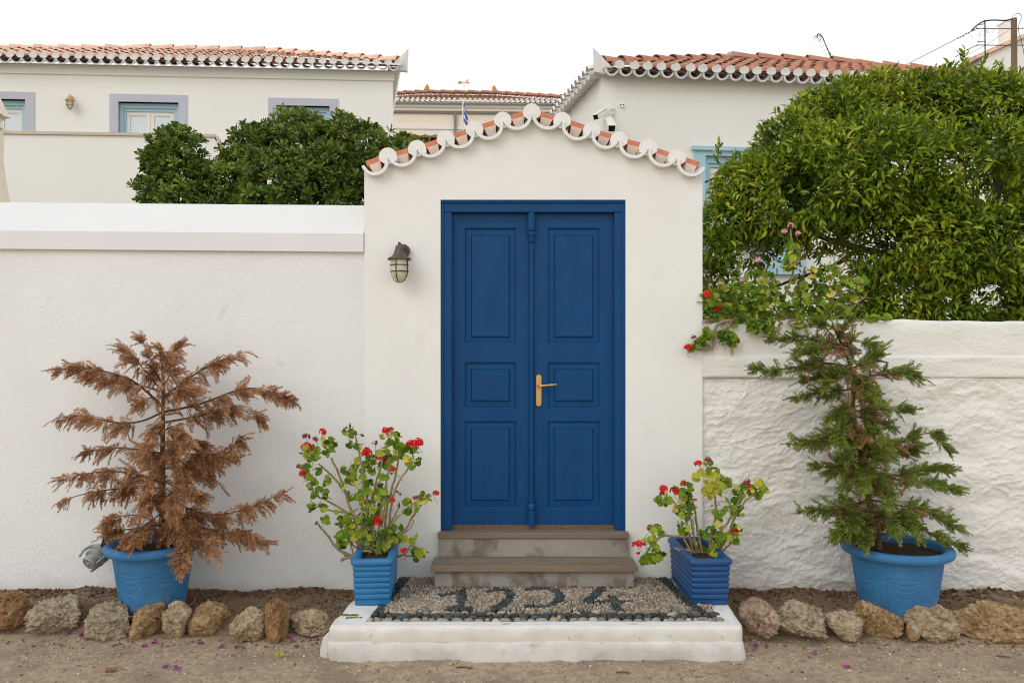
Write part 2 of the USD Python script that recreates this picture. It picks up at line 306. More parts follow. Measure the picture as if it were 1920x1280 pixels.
# pebbles and gravel take their stone colour from the mesh, varied stone by stone
def tonemat(name, rough=0.55, spec=0.35, var=0.45):
    MATS[name] = usdkit.material(stage, '/World/Looks/' + name, {
        'a': ('attribute', {'attribute': 'tone'}), 'g': ('geometry', {}),
        'n': ('noise_texture', {'scale': 90.0, 'detail': 3}), 'r2': ('rgb_ramp', {'ramp': [(0.3, (0.78, 0.76, 0.74)), (0.7, (1.12, 1.12, 1.12))]}),
        'm2': ('mix_color', {'blend_type': 'multiply', 'fac': 1.0, 'use_clamp': False}),
        'p': ('principled_bsdf', {'roughness': rough, 'specular_ior_level': spec})},
        [('g.position', 'n.vector'), ('n.fac', 'r2.fac'), ('a.color', 'm2.a'), ('r2.color', 'm2.b'), ('m2.result', 'p.base_color')], surface='p.BSDF')
tonemat('pebble'); tonemat('gravel', 0.85, 0.2, 0.6)
def rockmat(name, base, light, dark):
    MATS[name] = usdkit.material(stage, '/World/Looks/' + name, {
        'g': ('geometry', {}), 'n': ('noise_texture', {'scale': 16.0, 'detail': 9, 'roughness': 0.75}), 'v': ('voronoi_texture', {'scale': 34.0, 'feature': 'f1'}),
        'r': ('rgb_ramp', {'ramp': [(0.27, dark), (0.42, base), (0.60, light), (0.8, tuple(min(0.8, 1.25 * x) for x in light))]}),
        'vr': ('rgb_ramp', {'ramp': [(0.0, (1.35, 1.3, 1.2)), (0.5, (1.08, 1.06, 1.03)), (0.9, (0.55, 0.5, 0.46))]}),
        'm': ('mix_color', {'blend_type': 'multiply', 'fac': 0.75, 'use_clamp': False}),
        'bn': ('noise_texture', {'scale': 60.0, 'detail': 7, 'roughness': 0.75}), 'b': ('bump', {'strength': 1.0, 'distance': 0.035}),
        'p': ('principled_bsdf', {'roughness': 0.92, 'specular_ior_level': 0.15})},
        [('g.position', 'n.vector'), ('g.position', 'v.vector'), ('g.position', 'bn.vector'), ('n.fac', 'r.fac'), ('v.distance', 'vr.fac'), ('r.color', 'm.a'), ('vr.color', 'm.b'),
         ('m.result', 'p.base_color'), ('bn.fac', 'b.height'), ('b.normal', 'p.normal')], surface='p.BSDF')
rockmat('rock_brown', (0.32, 0.165, 0.075), (0.52, 0.33, 0.18), (0.07, 0.035, 0.018))
rockmat('rock_grey', (0.40, 0.33, 0.225), (0.63, 0.54, 0.40), (0.09, 0.08, 0.05))
rockmat('rock_ochre', (0.42, 0.27, 0.13), (0.64, 0.48, 0.28), (0.10, 0.06, 0.03))
rockmat('rock_tan', (0.47, 0.345, 0.215), (0.70, 0.57, 0.40), (0.13, 0.09, 0.055))
rockmat('rock_pale', (0.53, 0.41, 0.27), (0.74, 0.62, 0.46), (0.18, 0.12, 0.07))
rockmat('rock_rose', (0.41, 0.285, 0.205), (0.62, 0.48, 0.36), (0.12, 0.08, 0.055))

fbm, nz = meshkit.fbm, meshkit.noise
exec_sections = True
# ------------------------------------------------------------------ ground
def spaced(parts): return np.unique(np.concatenate([np.linspace(a, b, n) for a, b, n in parts]))
gx = spaced([(-400, -12, 12), (-12, -4, 20), (-4, 4, 220), (4, 12, 20), (12, 400, 12)])
gy = spaced([(-400, -12, 12), (-12, -2.2, 20), (-2.2, -0.5, 70), (-0.5, 12, 12), (12, 400, 12)])
def street_fn(X, Y):
    near = np.clip(1 - np.hypot(X, Y + 1.2) / 8, 0, 1)
    p = np.stack([X * 1.7, Y * 1.7, X * 0], -1)
    h = (fbm(p, 5, 3) - 0.5) * 0.05 + (fbm(p * 7, 3, 8) - 0.5) * 0.012
    h += 0.012 * np.exp(-((Y + 0.54) / 0.12) ** 2) + 0.016 * np.exp(-((Y + 0.97) / 0.06) ** 2) * nz(np.stack([X * 4, Y * 0, X * 0], -1), 9)
    return np.stack([X, Y, h * near - 0.004], -1)
obj('street', grid(gx, gy, street_fn), 'street', smooth=True, kind='structure')

def bed(x0, x1):
    xs = np.linspace(x0, x1, 260); ys = np.linspace(-0.66, 0.03, 46)
    def fn(X, Y):
        p = np.stack([X * 5, Y * 5, X * 0 + 3], -1)
        t = np.clip((Y + 0.66) / 0.20, 0, 1); t = t * t * (3 - 2 * t)
        h = -0.03 + 0.117 * t + (fbm(p, 5, 5) - 0.5) * 0.07 * t + 0.018 * np.exp(-((Y) / 0.07) ** 2)
        return np.stack([X, Y, h], -1)
    return grid(xs, ys, fn)
obj('soil_bed', bed(-7.0, -1.02), 'soil', smooth=True, kind='structure')
obj('soil_bed', bed(1.36, 7.0), 'soil', smooth=True, kind='structure')
obj('garden_ground', box(-30, 30, 0.36, 45, -0.02, 0.06), 'garden_soil', kind='structure')

# ------------------------------------------------------------------ walls and gate
XL, XR = P(683, 0)[0], P(1317, 0)[0]
def tilt(v):  # the left wall climbs a little towards the left
    v = np.array(v, float); v[:, 2] += np.maximum(0, XL - v[:, 0]) * 0.0085; return v
t = thing('garden_wall', 'smooth grey white rendered garden wall with sloping coping, behind the dead brown conifer', 'wall', (-3, 0.02, 0))
m = box(-7, XL, 0.02, 0.36, -0.1, P(0, 470)[2]); m = m.subdivide(); obj('wall', (tilt(m.vertices), m.faces), 'stucco_rough', t)
zf0, zf1 = P(0, 472.5)[2], P(0, 437.5)[2]
prof = Polygon([(-0.011, zf0), (-0.011, zf1 - 0.004), (-0.006, zf1), (0.19, P(0, 387, 0.19)[2]), (0.21, P(0, 386, 0.2)[2] + 0.004), (0.38, zf1), (0.38, zf0)])
m = trimesh.creation.extrude_polygon(prof, 7 + XL - 0.004, engine='earcut'); v = np.asarray(m.vertices); v = np.stack([-7 + v[:, 2], v[:, 0], v[:, 1]], 1)
m = trimesh.Trimesh(v, m.faces).subdivide(); obj('coping', (tilt(m.vertices), m.faces), 'coping_white', t)

# gate wall: the roofline follows the pan tiles
def c3(x, y): return P(660 + x / 2.8235, 80 + y / 2.8235, -0.06)[[0, 2]]
cusps = [(50, 655), (188, 605), (343, 565), (495, 513), (648, 462), (798, 413), (952, 370), (1113, 415), (1270, 467), (1415, 517), (1570, 560), (1722, 612), (1870, 662)]
lows = [(125, 702), (280, 655), (430, 607), (575, 560), (720, 514), (876, 462), (1040, 460), (1190, 517), (1340, 562), (1490, 612), (1640, 657), (1800, 708)]
def circle3(a, b, c):
    A = np.array([[b[0] - a[0], b[1] - a[1]], [c[0] - a[0], c[1] - a[1]]]) * 2
    q = np.array([b @ b - a @ a, c @ c - a @ a]); o = np.linalg.solve(A, q); return o, np.linalg.norm(a - o)
arcs = []
for i in range(12):
    a, b, c = c3(*cusps[i]), c3(*lows[i]), c3(*cusps[i + 1])
    o, r = circle3(a, b, c)
    t0, t1 = math.atan2(*(a - o)[::-1]), math.atan2(*(c - o)[::-1])
    if t0 > 0: t0 -= 2 * math.pi
    if t1 > 0 and t1 > t0 + 2 * math.pi: t1 -= 2 * math.pi
    if t1 < t0: t1 += 2 * math.pi
    arcs.append((o, r, t0, t1))
top = []
for o, r, t0, t1 in arcs:
    for k in np.linspace(t0, t1, 15): top.append(o + (r - 0.004) * np.array([math.cos(k), math.sin(k)]))
top = np.array(top); top[:, 0] = np.clip(top[:, 0], XL, XR)
dx0, dx1, dz0, dz1 = P(826, 0)[0], P(1173, 0)[0], 0.515, P(0, 374.5)[2]
poly = Polygon([(XL, 0.0)] + [tuple(p) for p in top] + [(XR, 0.0)]).buffer(0)
poly = poly.difference(Polygon([(dx0, -0.1), (dx1, -0.1), (dx1, dz1), (dx0, dz1)]))
t = thing('gate_wall', 'white rendered gate wall with gabled scalloped tile top round the blue door', 'gate wall', (0.15, 0, 0))
gate = t
obj('wall', extr(poly, 0.0, 0.36), 'stucco_smooth', t)
for i, (o, r, t0, t1) in enumerate(arcs):
    ks = np.linspace(t0, t1, 22)
    if i == 0: ks = np.linspace(t0 - 0.02, t1, 22)
    oo = np.stack([np.cos(ks), np.sin(ks)], 1)
    ring = Polygon(np.vstack([o + r * oo, (o + (r - 0.021) * oo)[::-1]])).buffer(0)
    obj('pan_tile', extr(ring, -0.06 - 0.0005 * (i % 2), 0.34), 'white_trim', t, smooth=35)
rr = np.random.default_rng(5)
for i in range(1, 12):
    c = c3(*cusps[i]); c = c + np.array([0, 0.005])
    rad = 0.0585 + rr.uniform(-0.002, 0.002)
    ks = np.linspace(-0.42, math.pi + 0.42, 20)
    n = len(ks); v = []
    for y, sc, rin in ((-0.040, 1.0, 0.0), (0.38, 0.86, 0.0)):
        v.append(np.stack([c[0] + rad * sc * np.cos(ks), np.full(n, y), c[1] + 0.012 * (y > 0) + rad * sc * np.sin(ks)], 1))
    v = np.vstack(v); k = np.arange(n - 1)
    q = np.stack([k, k + n, k + n + 1, k + 1], 1)
    cp = obj('cap_tile', (v, q), 'tile_plaster', t, smooth=40)
    disc = Polygon([(c[0] + (rad + 0.004) * math.cos(a), c[1] + (rad + 0.004) * math.sin(a)) for a in np.linspace(math.radians(-24), math.radians(204), 32)] + [(c[0] - 0.018, c[1] - 0.052), (c[0] + 0.018, c[1] - 0.052)])
    m = extr(disc, -0.046, -0.030); obj('plaster_plug', m, 'white_trim', cp, smooth=35)
for i in range(12):
    a, b = c3(*cusps[i]), c3(*cusps[i + 1]); mid = (a + b) / 2; s = (b - a) / np.linalg.norm(b - a)
    u = np.array([-s[1], s[0]])
    if u[1] < 0: u = -u
    wd = 0.058; jit = rr.uniform(-0.006, 0.006)
    lean = 0.004 * np.sign(s[1])
    mid = np.array([mid[0] * 5.755 / 5.595, EYE + (mid[1] - EYE) * 5.755 / 5.595]) + np.array([jit, 0.002])
    strip = Polygon([mid - s * wd * 0.95 + u * 0.022, mid + s * wd * 0.95 + u * 0.022, mid + s * wd - u * 0.016, mid - s * wd - u * 0.016])
    obj('tile_end', extr(strip, 0.10, 0.34), 'terracotta_fresh', t)
    blk = Polygon([mid - s * wd * 0.72 - u * 0.017, mid + s * wd * 0.72 - u * 0.017, mid + s * wd * 0.5 - u * 0.085, mid - s * wd * 0.55 - u * 0.085])
    obj('mortar_block', extr(blk, 0.088, 0.33), 'mortar', t)

# right wall
t = thing('boundary_wall', 'lumpy whitewashed stone wall with smooth top band, behind the green juniper', 'wall', (3, 0.01, 0))
zl = P(0, 709)[2]; ztop = P(0, 601)[2]
def lump(X, Z):
    w1 = fbm(np.stack([X * 3, Z * 4, X * 0], -1), 3, 4); w2 = fbm(np.stack([X * 3, Z * 4, X * 0 + 8], -1), 3, 14)
    Xw, Zw = X + 0.22 * (w1 - 0.5), Z + 0.16 * (w2 - 0.5)
    h = (fbm(np.stack([Xw * 3.2, Zw * 5.6, X * 0 + 9], -1), 3, 21) - 0.5) * 0.046
    h += (fbm(np.stack([Xw * 7, Zw * 16, X * 0 + 2], -1), 4, 31) - 0.5) * 0.024
    h += (fbm(np.stack([X * 30, Z * 42, X * 0 + 5], -1), 3, 41) - 0.5) * 0.014
    e = np.abs(nz(np.stack([Xw * 7 + Z * 2, Zw * 19, X * 0 + 1], -1), 57) - 0.5); h += 0.007 * np.clip(1 - e * 15, 0, 1) * (nz(np.stack([X * 4, Z * 5, X * 0], -1), 91) > 0.45)
    e = np.abs(nz(np.stack([Xw * 3 + Z * 6, Zw * 12 - X * 3, X * 0 + 4], -1), 63) - 0.5); h += 0.006 * np.clip(1 - e * 18, 0, 1) * (nz(np.stack([X * 5, Z * 5, X * 0 + 3], -1), 95) > 0.55)
    return np.stack([X, 0.024 - np.clip(h, -0.05, 0.05), Z], -1)
v, f = grid(spaced([(XR - 0.002, 4.5, 360), (4.5, 7.5, 60)]), np.linspace(-0.05, zl + 0.002, 200), lump)
obj('wall', (v, f), 'stucco_lumpy', t, smooth=True)
obj('core', box(XR, 7.5, 0.10, 0.34, -0.1, zl), 'stucco_lumpy', t)
def band(X, T):
    # T runs from under the ledge, up the face, over the top
    w = (fbm(np.stack([X * 2.5, T * 0, X * 0], -1), 4, 61) - 0.5)
    w2 = (fbm(np.stack([X * 3, T * 5, X * 0 + 4], -1), 4, 71) - 0.5) * 0.02
    ys = np.interp(T, [0, 0.12, 0.16, 0.5, 0.56, 0.9, 1.0], [0.11, 0.012, 0.002, 0.0, 0.010, 0.012, 0.05])
    zs = np.interp(T, [0, 0.12, 0.16, 0.5, 0.56, 0.9, 1.0], [zl, zl + 0.002, zl + 0.012, P(0, 668)[2] - 0.008, P(0, 668)[2] + 0.008, ztop - 0.02, ztop])
    low = np.clip((T - 0.05) / 0.1, 0, 1)
    return np.stack([X, ys - w2 * low, zs + w * 0.035 * np.clip((T - 0.6) / 0.3, 0, 1) - w * 0.02 * (1 - np.clip((T - 0.1) / 0.3, 0, 1))], -1)
v1 = grid(np.linspace(XR, 7.5, 500), np.r_[np.linspace(0, 0.9, 50), np.linspace(0.91, 1.0, 8)], band)
obj('top_band', v1, 'stucco_lumpy', t, smooth=True)
obj('wall_top', box(XR, 7.5, 0.045, 0.34, zl, ztop - 0.012), 'stucco_lumpy', t)

# ------------------------------------------------------------------ door
def pb(x0, x1, y0, y1, d0, d1, c=0.003, dref=None):
    """Chamfered box whose front at depth d0 fills the measured rectangle."""
    d = d0 if dref is None else dref
    a, b = P(x0, y1, d), P(x1, y0, d)
    return cbox(a[0], b[0], d0, d1, a[2], b[2], c)
t = thing('double_door', 'navy blue panelled wooden double door with brass handle in the white gate wall', 'door', (0.15, 0.05, 0.523))
door = t
ya, yb = 0.018, 0.10
fx0, fx1, fz0, fz1 = dx0 + 0.001, dx1 - 0.001, 0.525, dz1 - 0.001
ix0, ix1, iz1 = P(847, 0, ya)[0], P(1152, 0, ya)[0], P(0, 398, ya)[2]
obj('frame_jamb', cbox(fx0, ix0, ya, yb, fz0, iz1 - 0.0005, 0.004), 'door_blue', t)
obj('frame_jamb', cbox(ix1, fx1, ya, yb, fz0, iz1 - 0.0005, 0.004), 'door_blue', t)
obj('frame_head', cbox(fx0, fx1, ya, yb, iz1, fz1, 0.004), 'door_blue', t)
mw = 0.022
obj('frame_moulding', cat_meshes([cbox(fx0, fx0 + mw, ya - 0.012, ya + 0.004, fz0, fz1 - mw - 0.0005, 0.006), cbox(fx1 - mw, fx1, ya - 0.012, ya + 0.004, fz0, fz1 - mw - 0.0005, 0.006), cbox(fx0, fx1, ya - 0.012, ya + 0.004, fz1 - mw, fz1, 0.006)]), 'door_blue', t)
yl = 0.068   # leaf face
lz0, lz1 = P(0, 984.5, yl)[2], P(0, 396, yl)[2]
rows = [((427, 644), (442, 630)), ((679, 765), (693, 750)), ((789, 952), (804, 936))]
for (lx0, lx1), (ox0, ox1), (qx0, qx1) in (((846, 992), (870.5, 968.5), (885, 953.5)), ((1000, 1153), (1026.5, 1125), (1041, 1110.5))):
    X0, X1 = P(lx0, 0, yl)[0], P(lx1, 0, yl)[0]
    leaf = Polygon([(X0, lz0), (X1, lz0), (X1, lz1), (X0, lz1)])
    beads, panels = [], []
    for (oy0, oy1), (qy0, qy1) in rows:
        a, b = P(ox0, oy1, yl)[[0, 2]], P(ox1, oy0, yl)[[0, 2]]
        leaf = leaf.difference(Polygon([a, (b[0], a[1]), b, (a[0], b[1])]))
        # sloped bead from the leaf face down to the recessed ground, then the raised field
        g, r1 = 0.017, 0.016
        def ringloft(rects):
            v = np.array([[(x0, y, z0), (x1, y, z0), (x1, y, z1), (x0, y, z1)] for x0, x1, z0, z1, y in rects]).reshape(-1, 3); f = []
            for k in range(len(rects) - 1):
                for j in range(4): f.append((4 * k + j, 4 * k + (j + 1) % 4, 4 * k + 4 + (j + 1) % 4, 4 * k + 4 + j))
            return v, np.array(f)
        e = 0.011
        rec = ringloft([(a[0], b[0], a[1], b[1], yl), (a[0] + e * 0.5, b[0] - e * 0.5, a[1] + e * 0.5, b[1] - e * 0.5, yl + 0.004), (a[0] + e, b[0] - e, a[1] + e, b[1] - e, yl + g)])
        c, d = P(qx0, qy1, yl)[[0, 2]], P(qx1, qy0, yl)[[0, 2]]
        h = 0.009
        fld = ringloft([(a[0] + e, b[0] - e, a[1] + e, b[1] - e, yl + g), (c[0] - h, d[0] + h, c[1] - h, d[1] + h, yl + g - 0.002), (c[0] - h * 0.9, d[0] + h * 0.9, c[1] - h * 0.9, d[1] + h * 0.9, yl + g - 0.006), (c[0], d[0], c[1], d[1], yl + 0.001)])
        v, f = fld; n = len(v); f = np.vstack([f, [[n - 4, n - 3, n - 2, n - 1]]])
        beads.append(rec); panels.append((v, f))
    lp = obj('door_leaf', extr(leaf, yl, yl + 0.03), 'door_blue', t)
    for b_, p_ in zip(beads, panels):
        obj('panel_bead', b_, 'door_blue', lp); obj('raised_panel', p_, 'door_blue', lp)
# centre post with turned ends
cx = P(996.5, 0, 0.05)[0]
pz = lambda y: P(0, y, 0.05)[2]
obj('centre_post', cat_meshes([cbox(cx - 0.021, cx + 0.021, 0.058, yl + 0.03, lz0, lz1, 0.006), tube([(cx, 0.056, pz(940)), (cx, 0.056, pz(450))], 0.0175, 14)]), 'door_blue', t, smooth=40)
turned_top = [(0.004, pz(398)), (0.029, pz(399)), (0.030, pz(404)), (0.030, pz(428)), (0.028, pz(432)), (0.022, pz(434)), (0.030, pz(436)), (0.031, pz(440)), (0.022, pz(444)), (0.021, pz(449)), (0.026, pz(451)), (0.024, pz(454)), (0.016, pz(455))]
obj('turned_capital', lathe(np.array(turned_top)[::-1], 20, (cx, 0.05, 0)), 'door_blue', t, smooth=30)
turned_bot = [(0.016, pz(936)), (0.025, pz(937)), (0.025, pz(940)), (0.020, pz(943)), (0.027, pz(946)), (0.031, pz(951)), (0.027, pz(955)), (0.024, pz(957)), (0.030, pz(959)), (0.031, pz(964)), (0.031, pz(984)), (0.004, pz(985))]
obj('turned_base', lathe(np.array(turned_bot)[::-1], 20, (cx, 0.05, 0)), 'door_blue', t, smooth=30)
# brass handle
a, b = P(1005.4, 761, 0.06), P(1015.6, 702, 0.06)
hp = Polygon([(a[0], a[2]), (b[0], a[2]), (b[0], b[2]), (a[0], b[2])]).buffer(-0.018).buffer(0.018, 8) if False else Polygon([(a[0] + 0.018, a[2] + 0.018), (a[0] + 0.0185, b[2] - 0.018)] + [(a[0] + 0.019, b[2] - 0.018)]).buffer(0.0185, 10)
plate = obj('handle_plate', extr(hp, 0.058, yl - 0.0005), 'brass', t, smooth=30)
pvt = P(1010.3, 723, 0.05)
lev = curve([pvt + [0, 0.008, 0], pvt + [0, -0.03, 0], pvt + [0.012, -0.042, 0.001], pvt + [0.06, -0.045, 0.006], pvt + [0.115, -0.043, 0.011], pvt + [0.124, -0.03, 0.010]], 22)
obj('lever', tube(lev, np.r_[np.full(10, 0.0095), np.linspace(0.0085, 0.0065, 12)], 10), 'brass', plate, smooth=50)
kz = P(1010.3, 749, 0.05)
obj('lock_cylinder', extr(Point(kz[0], kz[2] + 0.006).buffer(0.009).union(Polygon([(kz[0] - 0.004, kz[2] - 0.02), (kz[0] + 0.004, kz[2] - 0.02), (kz[0] + 0.004, kz[2]), (kz[0] - 0.004, kz[2])])), 0.0545, 0.0585), 'lamp_brass', plate)
for y in (705.5, 757): 
    s = P(1010.3, y, 0.05); obj('screw', extr(Point(s[0], s[2]).buffer(0.003), 0.0565, 0.0585), 'dark_metal', plate)
obj('bristle_strip', box(P(848, 0, 0.06)[0], P(1151, 0, 0.06)[0], 0.065, 0.09, 0.5245, lz0 + 0.004), 'bristle', t)

# ------------------------------------------------------------------ steps
t = thing('stone_steps', 'two weathered grey brown stone steps leading up to the blue door', 'steps', (0.15, -0.15, 0.19))
obj('tread', cbox(-0.522, 0.822, -0.060, 0.12, 0.483, 0.523, 0.004), 'stone_tread', t)
obj('riser', cbox(-0.518, 0.820, -0.046, 0.0, 0.352, 0.4825, 0.003), 'stone_riser', t)
obj('tread', cbox(-0.548, 0.848, -0.288, -0.0465, 0.313, 0.352, 0.004), 'stone_tread', t)
obj('riser', cbox(-0.526, 0.829, -0.250, -0.04, 0.15, 0.3125, 0.003), 'stone_riser', t)

# ------------------------------------------------------------------ platform with pebble mosaic
PZ = 0.19
FL, FR = G(617, 1173, PZ), G(1392, 1173, PZ)
BL, BR = np.array([-0.985, 0.02, PZ]), np.array([1.425, 0.02, PZ])
plat = thing('entrance_platform', 'low whitewashed platform with black and white pebble mosaic before the steps', 'platform', (0.15, -0.5, 0))
path = [BL, FL, FR, BR]
samples, nrm = [], []
for k in range(3):
    a, b = path[k][:2], path[k + 1][:2]; n = (30, 220, 30)[k]
    d = unit(b - a); q = np.array([d[1], -d[0]])
    for s in np.linspace(0, 1, n, endpoint=(k == 2)):
        samples.append(a + (b - a) * s); nrm.append(q)
samples, nrm = np.array(samples), np.array(nrm)
from scipy.ndimage import gaussian_filter1d, uniform_filter1d
nrm_s = unit(gaussian_filter1d(nrm, 1.3, axis=0)); samp_s = gaussian_filter1d(samples, 1.0, axis=0, mode='nearest')
def kerb(prof, seed, foot=False):
    N, K = len(samp_s), len(prof); v = np.zeros((N, K, 3)); s = np.cumsum(np.r_[0, np.linalg.norm(np.diff(samp_s, axis=0), axis=1)])
    for k, (o, z) in enumerate(prof):
        j = (fbm(np.stack([s * 7, s * 0 + k * 0.35, s * 0 + seed], -1), 6, seed) - 0.5)
        j2 = (fbm(np.stack([s * 3, s * 0 + 2, s * 0 + seed], -1), 5, seed + 9) - 0.5)
        off = o + j * 0.016 + ((j2 * 0.09 + j * 0.03) if (foot and k >= K - 3) else 0)
        v[:, k, :2] = samp_s + nrm_s * off[:, None]
        v[:, k, 2] = z + (j * 0.010 + (j2 * 0.03 if k == K - 1 - foot * 3 else 0)) * (z > 0.02)
    i, k = np.meshgrid(np.arange(N - 1), np.arange(K - 1), indexing='ij')
    q = np.stack([i * K + k, i * K + k + 1, (i + 1) * K + k + 1, (i + 1) * K + k], -1).reshape(-1, 4)
    return v.reshape(-1, 3), q
obj('kerb_face', kerb([(-0.034, PZ - 0.004), (-0.022, PZ + 0.0015), (-0.010, PZ - 0.001), (0.001, PZ - 0.008), (0.006, PZ - 0.018), (0.009, PZ - 0.04), (0.006, PZ - 0.075), (0.004, PZ - 0.10)], 3), 'kerb_bare', plat, smooth=60)
obj('kerb_foot', kerb([(-0.004, PZ - 0.085), (0.008, PZ - 0.092), (0.016, PZ - 0.10), (0.022, PZ - 0.13), (0.03, 0.012), (0.034, -0.012), (0.03, -0.05)], 6, True), 'kerb_white', plat, smooth=60)
# whitewashed kerb top
mfl, mfr = G(686, 1165, PZ), G(1349, 1164, PZ)
mbl, mbr = np.array([-0.80, 0.0]), np.array([1.31, 0.0])
inner = Polygon([mfl[:2], mfr[:2], mbr, mbl])
outer = Polygon([p[:2] for p in (BL, FL, FR, BR)]).buffer(0.0)
ktop = outer.buffer(-0.021).difference(inner)
m = trimesh.creation.extrude_polygon(ktop, 0.17, engine='earcut'); m.apply_translation([0, 0, PZ - 0.169])
m = m.subdivide_to_size(0.05); v = np.array(m.vertices); up = v[:, 2] > PZ - 0.002
v[up, 2] += (fbm(v[up] * [9, 9, 0], 4, 14) - 0.5) * 0.007
obj('kerb_top', (v, m.faces), 'kerb_white', plat, smooth=30)
m = trimesh.creation.extrude_polygon(inner.buffer(0.001), 0.15, engine='earcut'); m.apply_translation([0, 0, PZ - 0.166])
obj('mosaic_bed', m, 'mosaic_bed', plat)
def gp(pts): return Polygon([tuple(G(x, y, PZ)[:2]) for x, y in pts])
def gl(pts, w): return LineString([tuple(G(x, y, PZ)[:2]) for x, y in pts]).buffer(w, cap_style=2)
dark = unary_union([
    # 1
    gl([(866, 1106), (864, 1140)], 0.030), gl([(822, 1119), (860, 1113)], 0.030), gl([(836, 1142.5), (890, 1142.5)], 0.034),
    # 9
    gl([(912, 1112), (930, 1107), (952, 1109), (958, 1118), (951, 1130), (938, 1139), (922, 1143)], 0.032),
    # 3
    gl([(984, 1109), (1010, 1105), (1040, 1108), (1049, 1117), (1048, 1127), (1036, 1136), (1010, 1140), (984, 1138)], 0.031),
    # 4
    gl([(1131, 1104), (1098, 1131)], 0.032), gl([(1098, 1130), (1186, 1130)], 0.026), gl([(1148, 1118), (1158, 1145)], 0.034)])
frontband = gl([(694, 1153.5), (1336, 1153.5)], 0.042)
sideband = unary_union([gl([(1316, 1151), (1240, 1085)], 0.036), gl([(704, 1151), (748, 1100), (762, 1083)], 0.036)])
rows_done = []
pos, ang, dims, tone = [], [], [], []
pr = np.random.default_rng(3)
PALE = [(0.47, 0.39, 0.29), (0.56, 0.47, 0.36), (0.38, 0.31, 0.24), (0.52, 0.40, 0.29), (0.33, 0.30, 0.25)]
DARK = [(0.055, 0.075, 0.065), (0.075, 0.095, 0.085), (0.045, 0.06, 0.058), (0.09, 0.10, 0.095)]
def add(x, y, a, l, w, h, dk):
    pos.append((x, y)); ang.append(a); dims.append((l, w, h)); c = np.array((DARK if dk else PALE)[pr.integers(0, 4 if dk else 5)]) * pr.uniform(0.45, 0.90); tone.append(c)
def row(py, step, l, w, h, dk, x0, x1):
    a, b = G(x0, py, PZ)[:2], G(x1, py, PZ)[:2]; n = int(np.linalg.norm(b - a) / step); e = unit(b - a)
    s = 0
    while s < np.linalg.norm(b - a):
        k = pr.uniform(0.55, 1.45); add(*(a + e * (s + l * k)) + pr.normal(0, 0.004, 2), pr.normal(0, 0.12), l * k, w * pr.uniform(0.85, 1.2), h * pr.uniform(0.8, 1.2), dk if pr.random() > 0.05 else not dk); s += 2 * l * k * 0.94
row(1162.0, 0.05, 0.032, 0.021, 0.022, False, 690, 1346)
row(1157.0, 0.05, 0.026, 0.017, 0.020, True, 693, 1338)
row(1151.5, 0.05, 0.026, 0.017, 0.019, True, 697, 1330)
row(1147.0, 0.05, 0.026, 0.016, 0.018, False, 742, 1300)
nfront = len(pos)
inn = inner.buffer(-0.012)
stp = Polygon([(-0.52, -0.245), (0.825, -0.245), (0.825, 0.1), (-0.52, 0.1)])
backY = G(0, 1144, PZ)[1]
sp = 0.0228; yy = backY; odd = 0
while yy < 0.0:
    xx = -1.05 + (0.5 * sp if odd else 0)
    while xx < 1.45:
        x, y = xx + pr.normal(0, 0.004), yy + pr.normal(0, 0.004)
        pt = Point(x, y)
        if inn.contains(pt) and not stp.contains(pt):
            dk = dark.contains(pt) or sideband.contains(pt)
            a = (nz(np.array([x * 2.6, y * 3.6, 1.0]), 77) - 0.5) * 6.5
            add(x, y, a + pr.normal(0, 0.18), pr.uniform(0.0125, 0.021), pr.uniform(0.0070, 0.0105), pr.uniform(0.013, 0.020), dk)
        xx += sp
    yy += sp * 0.86; odd ^= 1
# corners of the front rows beside the planters
for (x0, x1) in ((-1.05, G(742, 1146, PZ)[0]), (G(1300, 1146, PZ)[0], 1.4)):
    yy = G(0, 1161, PZ)[1]
    while yy < backY:
        xx = x0
        while xx < x1:
            pt = Point(xx, yy)
            if inn.contains(pt) and not frontband.buffer(0.012).contains(pt): add(xx + pr.normal(0, .004), yy + pr.normal(0, .004), pr.uniform(0, 3), pr.uniform(.014, .022), .011, .014, sideband.contains(pt))
            xx += sp
        yy += sp * 0.9
pos, ang, dims, tone = np.array(pos), np.array(ang), np.array(dims), np.array(tone)
sph = trimesh.creation.uv_sphere(1.0, count=[5, 6]); sv, sf = np.asarray(sph.vertices), np.asarray(sph.faces)
order = np.argsort(-(dims[:, 0] * dims[:, 1]) / (pos[:, 1] + DIST) ** 2)
order = np.r_[np.arange(nfront), [k for k in order if k >= nfront]]
zc = PZ + 0.0 + pr.normal(0, 0.0022, len(pos)); zc[:nfront] -= 0.007 + pr.uniform(-0.002, 0.003, nfront)
def pebs(idx):
    a = ang[idx]; rot = np.stack([np.stack([np.cos(a), -np.sin(a), a * 0], -1), np.stack([np.sin(a), np.cos(a), a * 0], -1), np.stack([a * 0, a * 0, a * 0 + 1], -1)], 1)
    p3 = np.stack([pos[idx, 0], pos[idx, 1], zc[idx]], 1)
    return scatter(sv, sf, p3, rot, dims[idx]), np.repeat(tone[idx], len(sv), 0)
for k in order[:298]:
    (v, f), c = pebs(np.array([k])); obj('pebble', (v, f), 'pebble', plat, smooth=True, color=c)
(v, f), c = pebs(order[298:]); obj('small_pebbles', (v, f), 'pebble', plat, smooth=True, color=c, kind='stuff')
